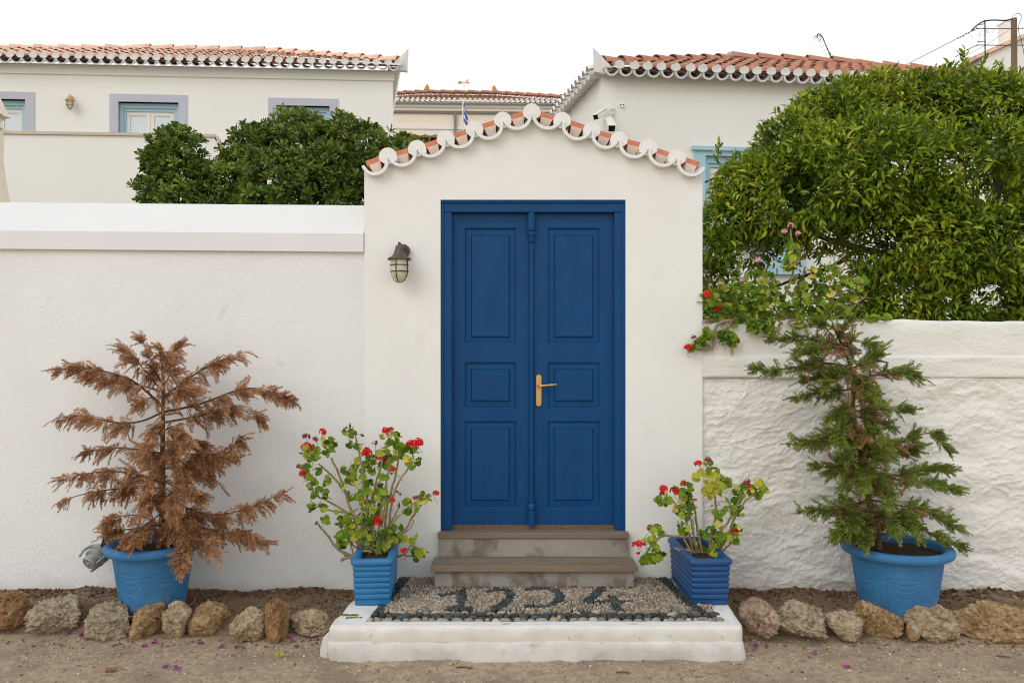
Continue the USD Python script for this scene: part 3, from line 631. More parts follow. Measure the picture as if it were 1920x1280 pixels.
# broken corner of the foot, moss in the joints
bc = [(600, 1219), (607, 1205), (622, 1197), (641, 1194), (646, 1203), (636, 1211), (631, 1219), (612, 1222)]
pg = Polygon([tuple(G(x, y, 0.03)[:2]) for x, y in bc])
m = trimesh.creation.extrude_polygon(pg, 0.05, engine='earcut').subdivide_to_size(0.03); v = np.array(m.vertices); v[:, 2] += -0.022 + 0.06 * np.clip((v[:, 1] - v[:, 1].min()) / 0.2, 0, 1) + (fbm(v * 25, 3, 4) - 0.5) * 0.012
obj('broken_foot', (v, m.faces), 'kerb_white', plat, smooth=30)
ms = []
for (x0, x1, y) in ((637, 672, 1152), (648, 678, 1157)):
    for k in range(60):
        b = G(pr.uniform(x0, x1), y + pr.normal(0, 0.6), PZ + 0.002); r = pr.uniform(0.003, 0.006)
        q = trimesh.creation.icosphere(1, r); q.apply_scale([1.3, 1, 0.8]); q.apply_translation(b); ms.append(q)
obj('moss', cat_meshes(ms), 'moss', plat, smooth=True, kind='stuff')

# ------------------------------------------------------------------ houses
def to_house(h, s, w, z):
    """A point on a house: s along its front, w into its depth, z up."""
    return np.array([h['o'][0] + h['u'][0] * s + h['w'][0] * w, h['o'][1] + h['u'][1] * s + h['w'][1] * w, z])
def hbox(h, s0, s1, w0, w1, z0, z1):
    v = np.array([to_house(h, s, w, z) for z in (z0, z1) for s, w in ((s0, w0), (s1, w0), (s1, w1), (s0, w1))])
    f = np.array([[0, 3, 2], [0, 2, 1], [4, 5, 6], [4, 6, 7], [0, 1, 5], [0, 5, 4], [1, 2, 6], [1, 6, 5], [2, 3, 7], [2, 7, 6], [3, 0, 4], [3, 4, 7]])
    return v, f
def front_point(h, px, py, w=0.0):
    """s, z on the house front (pushed in by w) at a measured sight line."""
    k = (px - 960) / FOC; o = np.array(h['o']) + np.array(h['w']) * w; u = h['u']
    # o.x + s u.x = k (DIST + o.y + s u.y)
    s = (k * (DIST + o[1]) - o[0]) / (u[0] - k * u[1]); d = DIST + o[1] + s * u[1]
    return s, EYE - (py - 650) / FOC * d
def hrect(h, x0, x1, y0, y1, w0, w1, wref=0.0):
    s0, z1 = front_point(h, x0, y0, wref); s1, z0 = front_point(h, x1, y1, wref)
    return hbox(h, s0, s1, w0, w1, z0, z1)

def half_tube(p0, p1, r0, r1, up, n=6, thick=0.012, dirn=1):
    """A roof tile: half a tapered tube from p0 to p1, arched towards up (dirn 1) or hollow (dirn -1), with a thick front lip."""
    p0, p1 = np.asarray(p0, float), np.asarray(p1, float); a = unit(p1 - p0); side = unit(np.cross(a, up)); u = np.cross(side, a) * dirn
    ks = np.linspace(0, math.pi, n + 1)
    ring = lambda p, r: p + r * (np.cos(ks)[:, None] * side + np.sin(ks)[:, None] * u)
    v = np.vstack([ring(p0, r0 - thick), ring(p0, r0), ring(p1, r1)]); m = n + 1; k = np.arange(n)
    q = np.vstack([np.stack([k, k + 1, k + 1 + m, k + m], 1), np.stack([k + m, k + 1 + m, k + 1 + 2 * m, k + 2 * m], 1)])
    return v, q

def tiled_slope(parent, start, e, upv, ncol, pitch, row, tmax, mat, limit=300, rad=None, smin=0.0, eave_white=True):
    """Rows of pan and cap tiles climbing from an eave. tmax(s): how far the slope reaches above the eave at s along it."""
    rad = rad or pitch * 0.325; nrm_ = unit(np.cross(e, upv)); rest = []
    if nrm_[2] < 0: nrm_ = -nrm_
    rr_ = np.random.default_rng(int(abs(start[0] * 100)) + ncol); made = 0; jobs = []
    for i in range(ncol):
        s = (i + 0.5) * pitch; T = tmax(s); j = 0
        base = start + e * s
        if eave_white:
            c0 = start + e * (i + 1) * pitch
            pan = half_tube(base - upv * 0.13, base + upv * min(max(T, 0.2), row * 1.1), pitch * 0.5, pitch * 0.44, nrm_, 10, 0.027, -1)
            obj('pan_tile', pan, 'white_trim', parent, smooth=50); made += 1
        t = -0.12
        while t < T:
            w = row * rr_.uniform(0.96, 1.04)
            if t + w * 0.4 > T: break
            jj = rr_.normal(0, 0.009)
            c = start + e * ((i + 1) * pitch + jj)
            p0 = c + upv * t + nrm_ * (rad * 0.42 + 0.022); p1 = c + upv * min(t + w * 1.12, T + 0.05) + nrm_ * (rad * 0.42 - 0.006)
            jobs.append((j, half_tube(p0, p1, rad * 1.06, rad * 0.88, nrm_, 6), p0))
            t += w; j += 1
    jobs.sort(key=lambda q: q[0])
    for k, (j, m, p0) in enumerate(jobs):
        if made < limit:
            c = obj('cap_tile', m, mat, parent, smooth=60); made += 1
            if j == 0 and eave_white:
                ks = np.linspace(0, 2 * math.pi, 15)[:-1]; u2 = unit(upv * [1, 1, 0]); u2 = unit(upv); sd = e
                r_ = rad * 1.06 + 0.004; zn = unit(nrm_ + np.array([0, 0, 1.2])); ring = [p0 - upv * 0.012 - nrm_ * 0.004 + r_ * (math.cos(a) * sd + math.sin(a) * zn * (1 if math.sin(a) > 0 else 0.62)) for a in ks]
                v = np.array(ring + [p0 - upv * 0.006]); f = np.array([[q, (q + 1) % 14, 14] for q in range(14)])
                obj('plaster_plug', (v, f), 'white_trim', c)
        else: rest.append(m)
    if rest: obj('upper_tiles', cat_meshes(rest), mat, parent, smooth=60, kind='stuff')

def window(h, parent, outer, inner, mat_s='surround_mauve', depth=0.14, panes=(), frame='frame_blue', leaf='frame_cream', pane='pane_pale', fw=9):
    """A rectangle of surround, a recessed frame and glazed leaves, all measured on the front."""
    ox0, ox1, oy0, oy1 = outer; ix0, ix1, iy0, iy1 = inner
    wdw = None
    s = [front_point(h, x, y) for x, y in ((ox0, oy0), (ox1, oy1), (ix0, iy0), (ix1, iy1))]
    ring = Polygon([(s[0][0], s[1][1]), (s[1][0], s[1][1]), (s[1][0], s[0][1]), (s[0][0], s[0][1])]).difference(Polygon([(s[2][0], s[3][1] - 0.001), (s[3][0], s[3][1] - 0.001), (s[3][0], s[2][1]), (s[2][0], s[2][1])]))
    def slab(poly, w0, w1):
        out = []
        for g in getattr(poly, 'geoms', [poly]):
            m = trimesh.creation.extrude_polygon(g, w1 - w0, engine='earcut'); v = np.asarray(m.vertices)
            out.append((np.array([to_house(h, a, w0 + c, b) for a, b, c in v]), np.asarray(m.faces)[:, ::-1]))
        return cat_meshes(out)
    wdw = obj('window', slab(ring, -0.02, depth), mat_s, parent)
    x0, x1, z0, z1 = s[2][0], s[3][0], s[3][1], s[2][1]
    f = 0.075
    R4 = lambda a, b, c, d: Polygon([(a, c), (b, c), (b, d), (a, d)])
    obj('frame', slab(R4(x0 + 0.002, x1 - 0.002, z0, z1 - 0.002).difference(R4(x0 + f, x1 - f, z0 - 1, z1 - f * 1.25)), depth - 0.05, depth + 0.03), frame, wdw)
    obj('frame', slab(R4(x0 + f + 0.002, x1 - f - 0.002, z0, z1 - f * 1.25 - 0.002).difference(R4(x0 + f * 1.5, x1 - f * 1.5, z0 - 1, z1 - f * 2.0)), depth - 0.02, depth + 0.03), frame, wdw)
    a, b = x0 + f * 1.5 + 0.002, x1 - f * 1.5 - 0.002; zt = z1 - f * 2.0 - 0.002; mid = (a + b) / 2
    for l, r in ((a, mid - 0.003), (mid + 0.003, b)):
        if leaf: 
            g = 0.075
            obj('leaf', slab(R4(l, r, z0, zt).difference(R4(l + g, r - g, z0 - 1, zt - g)), depth + 0.005, depth + 0.04), leaf, wdw)
            obj('pane', slab(R4(l + g + 0.002, r - g - 0.002, z0, zt - g - 0.002), depth + 0.02, depth + 0.026), pane, wdw)
    return wdw, (x0, x1, z0, z1), slab, R4

def wall_with_holes(h, length, back, ztop, holes):
    poly = Polygon([(0, -0.1), (length, -0.1), (length, ztop), (0, ztop)])
    for hx0, hx1, hy0, hy1 in holes:
        (s0, z1), (s1, z0) = front_point(h, hx0, hy0), front_point(h, hx1, hy1)
        poly = poly.difference(Polygon([(s0, z0), (s1, z0), (s1, z1), (s0, z1)]))
    m = trimesh.creation.extrude_polygon(poly, 0.3, engine='earcut'); v = np.asarray(m.vertices)
    fr = (np.array([to_house(h, a, c, b) for a, b, c in v]), np.asarray(m.faces)[:, ::-1])
    return cat_meshes([fr, hbox(h, 0, 0.3, 0.301, back, -0.1, ztop), hbox(h, length - 0.3, length, 0.301, back, -0.1, ztop), hbox(h, 0.3, length - 0.3, back - 0.3, back, -0.1, ztop), hbox(h, 0.31, length - 0.31, 0.6, 0.62, -0.1, ztop)])

WDIR = np.array([-0.198, 0.98])
# left house
A = np.array([-9.9, 15.4 - DIST]); B = np.array([P(737, 0, 15.85 - DIST)[0], 15.85 - DIST])
u = (B - A) / np.linalg.norm(B - A)
LH = dict(o=B - u * 12.0, u=u, w=WDIR)
zE = EYE + (650 - 127) / FOC * 15.85          # eave height
hl = thing('white_house', 'left white house with mauve window surrounds and pale terracotta roof', 'house', (*LH['o'], 0))
holes = [(222, 335, 191, 330), (518, 618, 198, 330), (-60, 48, 185, 330)]
obj('wall', wall_with_holes(LH, 12.0, 6.0, zE - 0.06, holes), 'house_white', hl)
s0, zb = front_point(LH, 400, 146); 
obj('cornice_band', hbox(LH, -0.02, 12.02, -0.035, 0.0, zb, zE - 0.10), 'house_white', hl)
eL = np.array([u[0], u[1], 0]); pt = math.radians(24)
upL = np.array([WDIR[0] * math.cos(pt), WDIR[1] * math.cos(pt), math.sin(pt)])
upL = unit(upL)
st = np.array([*to_house(LH, 12.1, -0.16, zE)]) - eL * 0.21 * 56
Lr0 = 56 * 0.21
def tL(s):
    S = 56 * 0.21 - s     # from the right hand corner
    return max(0.12, min(1.7, S * 0.62, 1.7 * (Lr0 - S) / (Lr0 - 5.6)))
tiled_slope(hl, st, eL, upL, 56, 0.21, 0.36, tL, 'terracotta_pale', limit=330)
# roof bed below the tiles, with the ridge and hip tiles
def bedquad(h, parent, st, e, up, L, T, hipR, hipL, mat='tile_bed'):
    a, b = st - up * 0.05, st + e * L - up * 0.05
    v = np.array([a, b, b - e * hipR + up * T, a + e * hipL + up * T]); d = np.array([0, 0, -0.03]); v = np.vstack([v, v + d])
    f = [[0, 1, 2], [0, 2, 3], [4, 6, 5], [4, 7, 6], [0, 5, 1], [0, 4, 5], [1, 6, 2], [1, 5, 6], [2, 7, 3], [2, 6, 7], [3, 4, 0], [3, 7, 4]]
    return obj('roof', (v, np.array(f)), mat, parent)
Lr = 56 * 0.21
rf = bedquad(LH, hl, st, eL, upL, Lr, 1.7, 2.75, Lr - 5.6)
def ridge(parent, p0, p1, r, mat, step=0.42):
    n = max(1, int(np.linalg.norm(p1 - p0) / step)); d = (p1 - p0) / n
    for k in range(n): obj('ridge_tile', half_tube(p0 + d * k + [0, 0, 0.028], p0 + d * (k + 1.1) + [0, 0, -0.005], r * 1.08, r * 0.9, np.array([0, 0, 1.0]), 8), mat, parent, smooth=60)
rE = st + eL * (Lr - 2.75) + upL * 1.7
ridge(rf, st + eL * Lr + upL * 0.05 + np.array([0, 0, 0.03]), rE + np.array([0, 0, 0.04]), 0.11, 'terracotta_pale')
ridge(rf, rE + np.array([0, 0, 0.04]), st + eL * (Lr - 5.6) + upL * 1.7 + np.array([0, 0, 0.04]), 0.11, 'terracotta_pale')
ridge(rf, st + upL * 0.05 + np.array([0, 0, 0.03]), st + eL * (Lr - 5.6) + upL * 1.7 + np.array([0, 0, 0.03]), 0.10, 'terracotta_pale')
# the horn at the corner and the eave running back along the side
def horn(parent, tip, left, right, base):
    v = np.array([tip, left, right, base, tip + [0, 0.05, 0], left + [0, 0.12, 0], right + [0, 0.12, 0], base + [0, 0.12, 0]])
    obj('corner_horn', trimesh.Trimesh(v).convex_hull, 'white_trim', parent)
c = st + eL * Lr
horn(hl, c + np.array([0.20, -0.06, 0.30]), c + np.array([-0.05, -0.02, 0.07]), c + np.array([0.16, 0.05, -0.10]), c + np.array([0.0, 0.0, -0.10]))
sd = np.array([WDIR[0], WDIR[1], 0])
for k in range(14):
    q = to_house(LH, 12.02, 0.12 + 0.21 * k, zE)
    obj('side_eave_tile', half_tube(q + [0.13, 0, 0.0], q + [-0.1, 0, 0.03], 0.105, 0.1, np.array([0, 0, 1.0]), 8, 0.018, -1), 'white_trim', hl, smooth=50)
obj('side_eave', hbox(LH, 12.0, 12.09, 0.1, 6.0, zE - 0.09, zE + 0.02), 'white_trim', hl)
window(LH, hl, (206, 351, 176.5, 330), (222, 335, 191, 329))
w3, r3, slab3, R4 = window(LH, hl, (503, 634, 184, 330), (518, 618, 198, 329), leaf=None)
for k in range(14):
    z = r3[3] - 0.18 - 0.05 * k; obj('blind_slat', slab3(R4(r3[0] + 0.12, r3[1] - 0.12, z - 0.046, z), 0.165 + 0.004 * (k % 2), 0.172 + 0.004 * (k % 2)), 'blind', w3)
window(LH, hl, (-78, 65, 171, 330), (-60, 48, 185, 329))

# terrace parapet in front of the left house
PH = dict(o=np.array([-9.2, 13.0 - DIST]), u=u, w=WDIR)
tp = thing('terrace_wall', 'plain white terrace parapet with thin tan coping, below the mauve windows', 'terrace wall', (*PH['o'], 0))
s1, z1 = front_point(PH, 402, 258); s2, z2 = front_point(PH, 424, 305)
poly = Polygon([(0, -0.1), (s2 + 0.5, -0.1), (s2 + 0.5, z2 - 1.3), (s2, z2), (s1, z1), (0, z1)])
m = trimesh.creation.extrude_polygon(poly, 0.2, engine='earcut'); v = np.asarray(m.vertices)
obj('wall', (np.array([to_house(PH, a, c_, b) for a, b, c_ in v]), np.asarray(m.faces)[:, ::-1]), 'house_white', tp)
obj('coping', hbox(PH, 0, s1 + 0.02, -0.03, 0.23, z1 + 0.002, z1 + 0.05), 'cap_stone', tp)
d = unit([s2 + 0.45 - s1, z2 - 1.17 - z1]); n_ = np.array([-d[1], d[0]]); q = np.array([s1 + 0.022, z1 + 0.01]); L = np.hypot(s2 - s1 + .4, z1 - z2 + 1.1)
poly = Polygon([q, q + d * L, q + d * L + n_ * 0.05, q + n_ * 0.045]); m = trimesh.creation.extrude_polygon(poly, 0.26, engine='earcut'); v = np.asarray(m.vertices)
obj('sloping_coping', (np.array([to_house(PH, a, c_ - 0.03, b) for a, b, c_ in v]), np.asarray(m.faces)[:, ::-1]), 'cap_stone', tp)

# right house
A = np.array([P(1129, 0, 11.7 - DIST)[0], 11.7 - DIST]); B = np.array([P(1560, 0, 12.12 - DIST)[0], 12.12 - DIST]); u = unit(B - A)
RH = dict(o=A, u=u, w=WDIR)
zR = EYE + (650 - 132) / FOC * 11.7
hr = thing('white_house', 'right white house with lichened orange roof, behind the orange tree', 'house', (*A, 0))
obj('wall', wall_with_holes(RH, 7.6, 5.2, zR - 0.05, [(1322, 1462, 290, 484)]), 'house_white', hr)
eR = np.array([u[0], u[1], 0]); upR = unit([WDIR[0] * math.cos(pt), WDIR[1] * math.cos(pt), math.sin(pt)])
st = np.array([*to_house(RH, -0.03, -0.12, zR)]); npit = 0.2075; nc = 38; Lr = nc * npit
def tR(s): return min(2.15, max(0.1, (s + 0.05) * 0.74), max(0.1, (Lr - s) * 0.8))
tiled_slope(hr, st, eR, upR, nc, npit, 0.36, tR, 'terracotta_old', limit=330)
rf = bedquad(RH, hr, st, eR, upR, Lr, 2.15, 2.7, 2.9)
apex = st + eR * 2.9 + upR * 2.15; apex2 = st + eR * (Lr - 2.7) + upR * 2.15
ridge(rf, st + upR * 0.05 + np.array([0, 0, 0.03]), apex + np.array([0, 0, 0.03]), 0.10, 'terracotta_old')
ridge(rf, apex + np.array([0, 0, 0.05]), apex2 + np.array([0, 0, 0.05]), 0.11, 'terracotta_old')
ridge(rf, apex2 + np.array([0, 0, 0.03]), st + eR * Lr + upR * 0.1 + np.array([0, 0, 0.03]), 0.10, 'terracotta_old')
m = trimesh.creation.cylinder(0.12, 0.05, sections=20); m.apply_transform(trimesh.transformations.rotation_matrix(math.pi / 2, [1, 0, 0])); m.apply_translation(apex + [0, -0.03, 0.06])
obj('ridge_end', m, 'cap_stone', rf)
horn(hr, st + np.array([-0.14, -0.05, 0.27]), st + np.array([-0.12, 0.0, -0.06]), st + np.array([0.16, 0.0, -0.02]), st + np.array([0.02, 0.0, -0.09]))
for k in range(22):
    q = to_house(RH, -0.02, 0.10 + npit * k, zR)
    sdv = np.array([u[0], u[1], 0]) * -1
    obj('side_eave_tile', half_tube(q + sdv * 0.17 + [0, 0, -0.02], q - sdv * 0.12 + [0, 0, 0.04], 0.106, 0.1, np.array([0, 0, 1.0]), 8, 0.018, -1), 'white_trim', hr, smooth=50)
    obj('side_eave_cap', half_tube(q + sdv * 0.14 + sd * npit * 0.5 + [0, 0, 0.05], q - sdv * 0.3 + sd * npit * 0.5 + [0, 0, 0.18], 0.078, 0.07, np.array([0, 0, 1.0]), 6), 'white_trim', hr, smooth=50)
# hipped left face of the roof
v = np.array([st - upR * 0.05, to_house(RH, -0.05, 5.3, zR), to_house(RH, 2.9, 3.1, apex[2]), apex]); obj('roof', (np.vstack([v, v - [0, 0, 0.03]]), np.array([[0, 2, 1], [0, 3, 2], [4, 5, 6], [4, 6, 7]])), 'terracotta_old', hr)
wn, rw, slabw, R4 = window(RH, hr, (1300, 1484, 285, 486), (1322, 1462, 292, 484), mat_s='frame_blue', depth=0.1, leaf='frame_cream', pane='pane_grey')
obj('lintel', slabw(R4(rw[0] - 0.22, rw[1] + 0.22, rw[3] + 0.07, rw[3] + 0.13), -0.06, -0.021), 'frame_blue', wn)
obj('shutter', slabw(R4(rw[1] - 0.28, rw[1] + 0.35, rw[2] - 0.25, rw[2] + 0.75), -0.09, -0.05), 'frame_blue', hr)

# middle house far behind
A = np.array([P(640, 0, 32 - DIST)[0], 32 - DIST]); B = np.array([P(1120, 0, 32.4 - DIST)[0], 32.4 - DIST]); u = unit(B - A)
MH = dict(o=A, u=u, w=np.array([-0.05, 1.0]))
zM = EYE + (650 - 188) / FOC * 32
hm = thing('cream_house', 'far cream house with brown tiled roof and rolled awning, framed by the two nearer houses', 'house', (*A, 0))
Lm = np.linalg.norm(B - A)
def zz(y, d=32): return EYE + (650 - y) / FOC * d
obj('wall', cat_meshes([hbox(MH, 0, Lm, 0.0, 0.3, zz(206), zM - 0.02), hbox(MH, 0, Lm, 1.4, 1.6, -0.1, zz(206)), hbox(MH, 0, 0.3, 0.3, 5, -0.1, zM), hbox(MH, Lm - .3, Lm, 0.3, 5, -0.1, zM), hbox(MH, 0, Lm, 5, 5.3, -0.1, zM)]), 'house_cream', hm)
obj('cornice', hbox(MH, -0.05, Lm + 0.05, -0.06, -0.002, zz(200), zz(196)), 'white_trim', hm)
obj('awning_box', hbox(MH, 0.1, Lm - 0.1, 0.02, 0.2, zz(210), zz(206.5)), 'grey_metal', hm)
obj('awning_panel', hbox(MH, 0.1, Lm - 0.1, 0.1, 0.14, zz(235), zz(210.1)), 'awning', hm)
obj('awning_bar', hbox(MH, 0.1, Lm - 0.1, 0.04, 0.14, zz(240), zz(235.2)), 'white_trim', hm)
s_, _ = front_point(MH, 853.5, 220); obj('post', hbox(MH, s_ - 0.05, s_ + 0.05, -0.03, 0.09, zz(300), zz(210.1)), 'grey_metal', hm)
xs = np.linspace(0.1, Lm - 0.1, 400); bot = zz(249) - 0.06 * np.abs(np.sin(xs * 7.5))
poly = Polygon([(0.1, zz(240.2)), (Lm - 0.1, zz(240.2))] + list(zip(xs[::-1], bot[::-1]))); m = trimesh.creation.extrude_polygon(poly, 0.02, engine='earcut'); v = np.asarray(m.vertices)
obj('awning_valance', (np.array([to_house(MH, a, 0.08 + c_, b) for a, b, c_ in v]), np.asarray(m.faces)[:, ::-1]), 'awning', hm)
obj('balcony_shade', hbox(MH, 0.3, Lm - 0.3, 1.36, 1.395, zz(330), zz(240)), 'shade_dark', hm)  # near-black sheet standing in for the shade inside the balcony opening
s_, _ = front_point(MH, 770, 250); obj('orange_curtain', hbox(MH, s_ - 0.2, s_ + 0.35, 0.5, 0.54, zz(320), zz(240)), 'orange_cloth', hm)
eM = np.array([u[0], u[1], 0]); upM = unit([-0.05 * math.cos(0.4), math.cos(0.4), math.sin(0.4)])
st = np.array([*to_house(MH, 0, -0.15, zM)]); nc = 50; pm = Lm / nc
sa, sb = front_point(MH, 795, 170)[0], front_point(MH, 930, 170)[0]
def tM(s): return 2.3 if sa < s < sb else max(0.25, 2.3 - max(sa - s, s - sb) * 0.72)
tiled_slope(hm, st, eM, upM, nc, pm, 0.42, tM, 'terracotta_far', limit=298)
for k in range(nc - 1):
    s0_, s1_ = k * pm, (k + 1) * pm
    if k % 5 == 0: obj('roof', (np.array([st + eM * s0_, st + eM * min(s0_ + 5 * pm, Lm), st + eM * min(s0_ + 5 * pm, Lm) + upM * tM(min(s0_ + 5 * pm, Lm)), st + eM * s0_ + upM * tM(s0_)]), np.array([[0, 1, 2], [0, 2, 3]])), 'terracotta_far', hm)
ra, rb = st + eM * sa + upM * 2.33 + [0, 0, 0.05], st + eM * sb + upM * 2.33 + [0, 0, 0.05]
ridge(hm, ra, rb, 0.13, 'terracotta_far', 0.5)
ridge(hm, st + eM * 0.1 + upM * tM(0.1) + [0, 0, 0.05], ra, 0.13, 'terracotta_far', 0.5); ridge(hm, rb, st + eM * (Lm - .1) + upM * tM(Lm - .1) + [0, 0, 0.05], 0.13, 'terracotta_far', 0.5)
for q, sg in ((ra, 1), (rb, -1)):
    a = [(-0.2, 0), (0.22, 0), (0.12, 0.12), (0.06, 0.24), (-0.02, 0.36), (-0.09, 0.28), (-0.10, 0.12)]
    pg = Polygon([(x * -sg, z) for x, z in a]).buffer(0.01); m = extr(pg, -0.05, 0.05); obj('ridge_finial', (m[0] + q, m[1]), 'finial', hm)
# weather vane and flag
c = P(870, 167, 33 - DIST); t = thing('weather_vane', 'small rusty weather vane on the ridge of the far cream house', 'weather vane', c)
obj('rod', tube([c + [0, 0, -0.1], c + [0, 0, 0.30]], 0.014, 6), 'finial', t)
obj('vane', cat_meshes([tube([c + [-0.22, 0, 0.26], c + [0.22, 0, 0.26]], 0.016, 6), box(c[0] - 0.24, c[0] - 0.1, c[1] - 0.01, c[1] + 0.01, c[2] + 0.2, c[2] + 0.32), tube([c + [0.1, 0, 0.26], c + [0.14, 0, 0.38]], 0.03, 6), tube([c + [0.16, 0, 0.2], c + [0.21, 0, 0.3]], 0.025, 6)]), 'finial', t)
D_ = 20.0 - DIST
t = thing('flag', 'blue and white striped flag hanging limp before the far cream house', 'flag', P(868, 300, D_))
obj('flagpole', tube([P(869, 420, D_), P(868, 186, D_)], 0.018, 8), 'white_trim', t)
def flagp(U, V):
    px = 869 + 8.5 * U * (0.35 + V) ; py = 193 + 38 * V + 6 * U
    p0 = np.array([P(a, b, D_) for a, b in zip(px.ravel(), py.ravel())]).reshape(*U.shape, 3); p0[..., 1] += 0.05 * np.sin(U * 9 + V * 3); return p0
for k in range(5):
    obj('stripe', grid(np.linspace(0, 1, 10), np.linspace(k / 5 + 0.0, (k + 1) / 5, 6), lambda U, V: flagp(U, np.clip(V + 0.28 * U - 0.1, 0, 1.2))), 'flag_blue' if k % 2 == 0 else 'flag_white', t, smooth=True)

# far house at the right with chimney
FH = dict(o=np.array([P(1838, 0, 30 - DIST)[0], 30 - DIST]), u=np.array([1.0, 0.0]), w=np.array([0.0, 1.0]))
hf = thing('gabled_house', 'distant white gabled house with chimney, behind the wooden pole', 'house', (*FH['o'], 0))
rk = [(0.0, zz(108, 30)), (3.4, zz(33, 30)), (6.8, zz(108, 30))]
poly = Polygon([(0.06, -0.1), (6.74, -0.1)] + [(6.74, rk[2][1])] + [rk[1]] + [(0.06, rk[0][1])]); m = trimesh.creation.extrude_polygon(poly, 6.0, engine='earcut'); v = np.asarray(m.vertices)
obj('wall', (np.array([to_house(FH, a, c_, b) for a, b, c_ in v]), np.asarray(m.faces)[:, ::-1]), 'house_white', hf)
for a, b in ((rk[0], rk[1]), (rk[1], rk[2])):
    d = unit(np.subtract(b, a)); n_ = np.array([-d[1], d[0]]); a2 = np.array(a) - d * (0.25 if a is rk[0] else 0); b2 = np.array(b) + d * (0.25 if b is rk[2] else 0)
    poly = Polygon([a2, b2, b2 + n_ * 0.14, a2 + n_ * 0.14]); m = trimesh.creation.extrude_polygon(poly, 6.3, engine='earcut'); v = np.asarray(m.vertices)
    obj('roof', (np.array([to_house(FH, q0, c_ - 0.15, q1) for q0, q1, c_ in v]), np.asarray(m.faces)[:, ::-1]), 'terracotta_pale', hf)
a, b = P(1885, 95, 31 - DIST), P(1907, 40, 31 - DIST)
obj('chimney', cat_meshes([cbox(a[0], b[0], a[1], a[1] + 0.5, a[2] - 0.8, b[2], 0.02), trimesh.Trimesh(np.array([(a[0] - .03, a[1] - .03, b[2]), (b[0] + .03, a[1] - .03, b[2]), (b[0] + .03, a[1] + .53, b[2]), (a[0] - .03, a[1] + .53, b[2]), ((a[0] + b[0]) / 2, a[1] + .25, b[2] + 0.2)])).convex_hull]), 'house_white', hf)

# utility pole, bracket mast and wires
D_ = 22 - DIST; z = lambda x, y, dd=0: P(x, y, D_ + dd)
t = thing('utility_pole', 'weathered wooden utility pole with steel bracket and cables, above the orange tree', 'utility pole', (*z(1901, 600)[:2], 0))
b0 = z(1901, 35)
obj('pole', tube([(b0[0] + 0.06, b0[1], -0.1), (b0[0] + 0.03, b0[1], 5), b0], [0.10, 0.09, 0.075], 14), 'pole_wood', t, smooth=50)
obj('bracket_mast', tube([z(1847, 118), z(1846.5, 38)], 0.017, 8), 'wire', t)
for ya_, yb_ in ((54, 53.5), (85, 85.5)): obj('crossbar', tube([z(1832, ya_), z(1875, ya_ + .5), z(1930, yb_)], 0.013, 6), 'wire', t)
obj('crossbar', tube([z(1834, 79), z(1846, 79)], 0.013, 6), 'wire', t)
obj('crossbar', tube([z(1836, 47), z(1847, 45)], 0.013, 6), 'wire', t)
obj('cable', tube(curve([z(1822, 57), z(1833, 47), z(1847, 40), z(1870, 38.5), z(1885, 39), z(1897, 36)], 24), 0.02, 7), 'wire', t)
obj('cable', tube(curve([z(1897, 33), z(1906, 26), z(1913, 28), z(1914, 38), z(1909, 52), z(1914, 75), z(1922, 115)], 30), 0.008, 5), 'wire', t)
for k in range(5):
    x = 1817 + k * 8 + R.uniform(-2, 2); y0 = 60 + R.uniform(-4, 10) - k * 4
    obj('loose_wire', tube(curve([z(x, y0), z(x + R.uniform(4, 12), y0 + R.uniform(8, 20)), z(x + R.uniform(12, 26), y0 + R.uniform(-6, 10))], 14), 0.004, 4), 'wire', t)
for x, y in ((1796, 72), (1801, 70), (1806, 68), (1811, 64), (1816, 62), (1821, 59), (1826, 57), (1831, 53.5), (1832, 85), (1834, 79), (1814, 93.5)):
    m = trimesh.creation.icosphere(1, 0.021); m.apply_translation(z(x, y)); obj('insulator', m, 'black_plastic', t, smooth=True)
t = thing('overhead_wire', 'long taut overhead wire slanting up to the steel bracket', 'wire', z(1700, 122))
obj('wire', tube([z(1690, 126.5), z(1796, 72), z(1832, 54)], [0.0105, 0.0105, 0.012], 6), 'pole_wood', t)
t = thing('overhead_wire', 'short overhead wire ending just above the orange tree crown', 'wire', z(1813, 94))
obj('wire', tube([z(1790, 108, 0.1), z(1813, 94), z(1832, 85)], 0.012, 6), 'wire', t)
t = thing('overhead_wire', 'thin pale wire running behind the bracket to the pole', 'wire', z(1850, 85, 2))
obj('wire', tube([z(1780, 122, 2), z(1850, 84, 2), z(1893, 56, 2)], 0.007, 6), 'pole_wood', t)

# cream folded parasol at the left edge
D_ = 9.5 - DIST; z = lambda x, y: P(x, y, D_)
t = thing('folded_parasol', 'folded cream canvas parasol cut by the left edge of the picture', 'parasol', (*z(-22, 390)[:2], 0))
c = z(-22, 390)
obj('pole', tube([(c[0], c[1], 0), (c[0], c[1], z(0, 150)[2])], 0.025, 10), 'frame_cream', t)
fold = lambda th, zz_, r: 0.12 * r * np.cos(7 * th + 2 * zz_)
pr_ = [(0.03, 150), (0.09, 172), (0.155, 200), (0.20, 217), (0.135, 220), (0.12, 235), (0.145, 260), (0.14, 300), (0.17, 340), (0.215, 385), (0.23, 405), (0.10, 405)]
obj('canvas', lathe(np.array([(r, z(0, y)[2]) for r, y in pr_])[::-1], 56, (c[0], c[1], 0), fold), 'canvas', t, smooth=60)
obj('strap', lathe(np.array([(0.15, z(0, 240)[2]), (0.152, z(0, 232)[2])]), 40, (c[0], c[1], 0)), 'frame_cream', t)

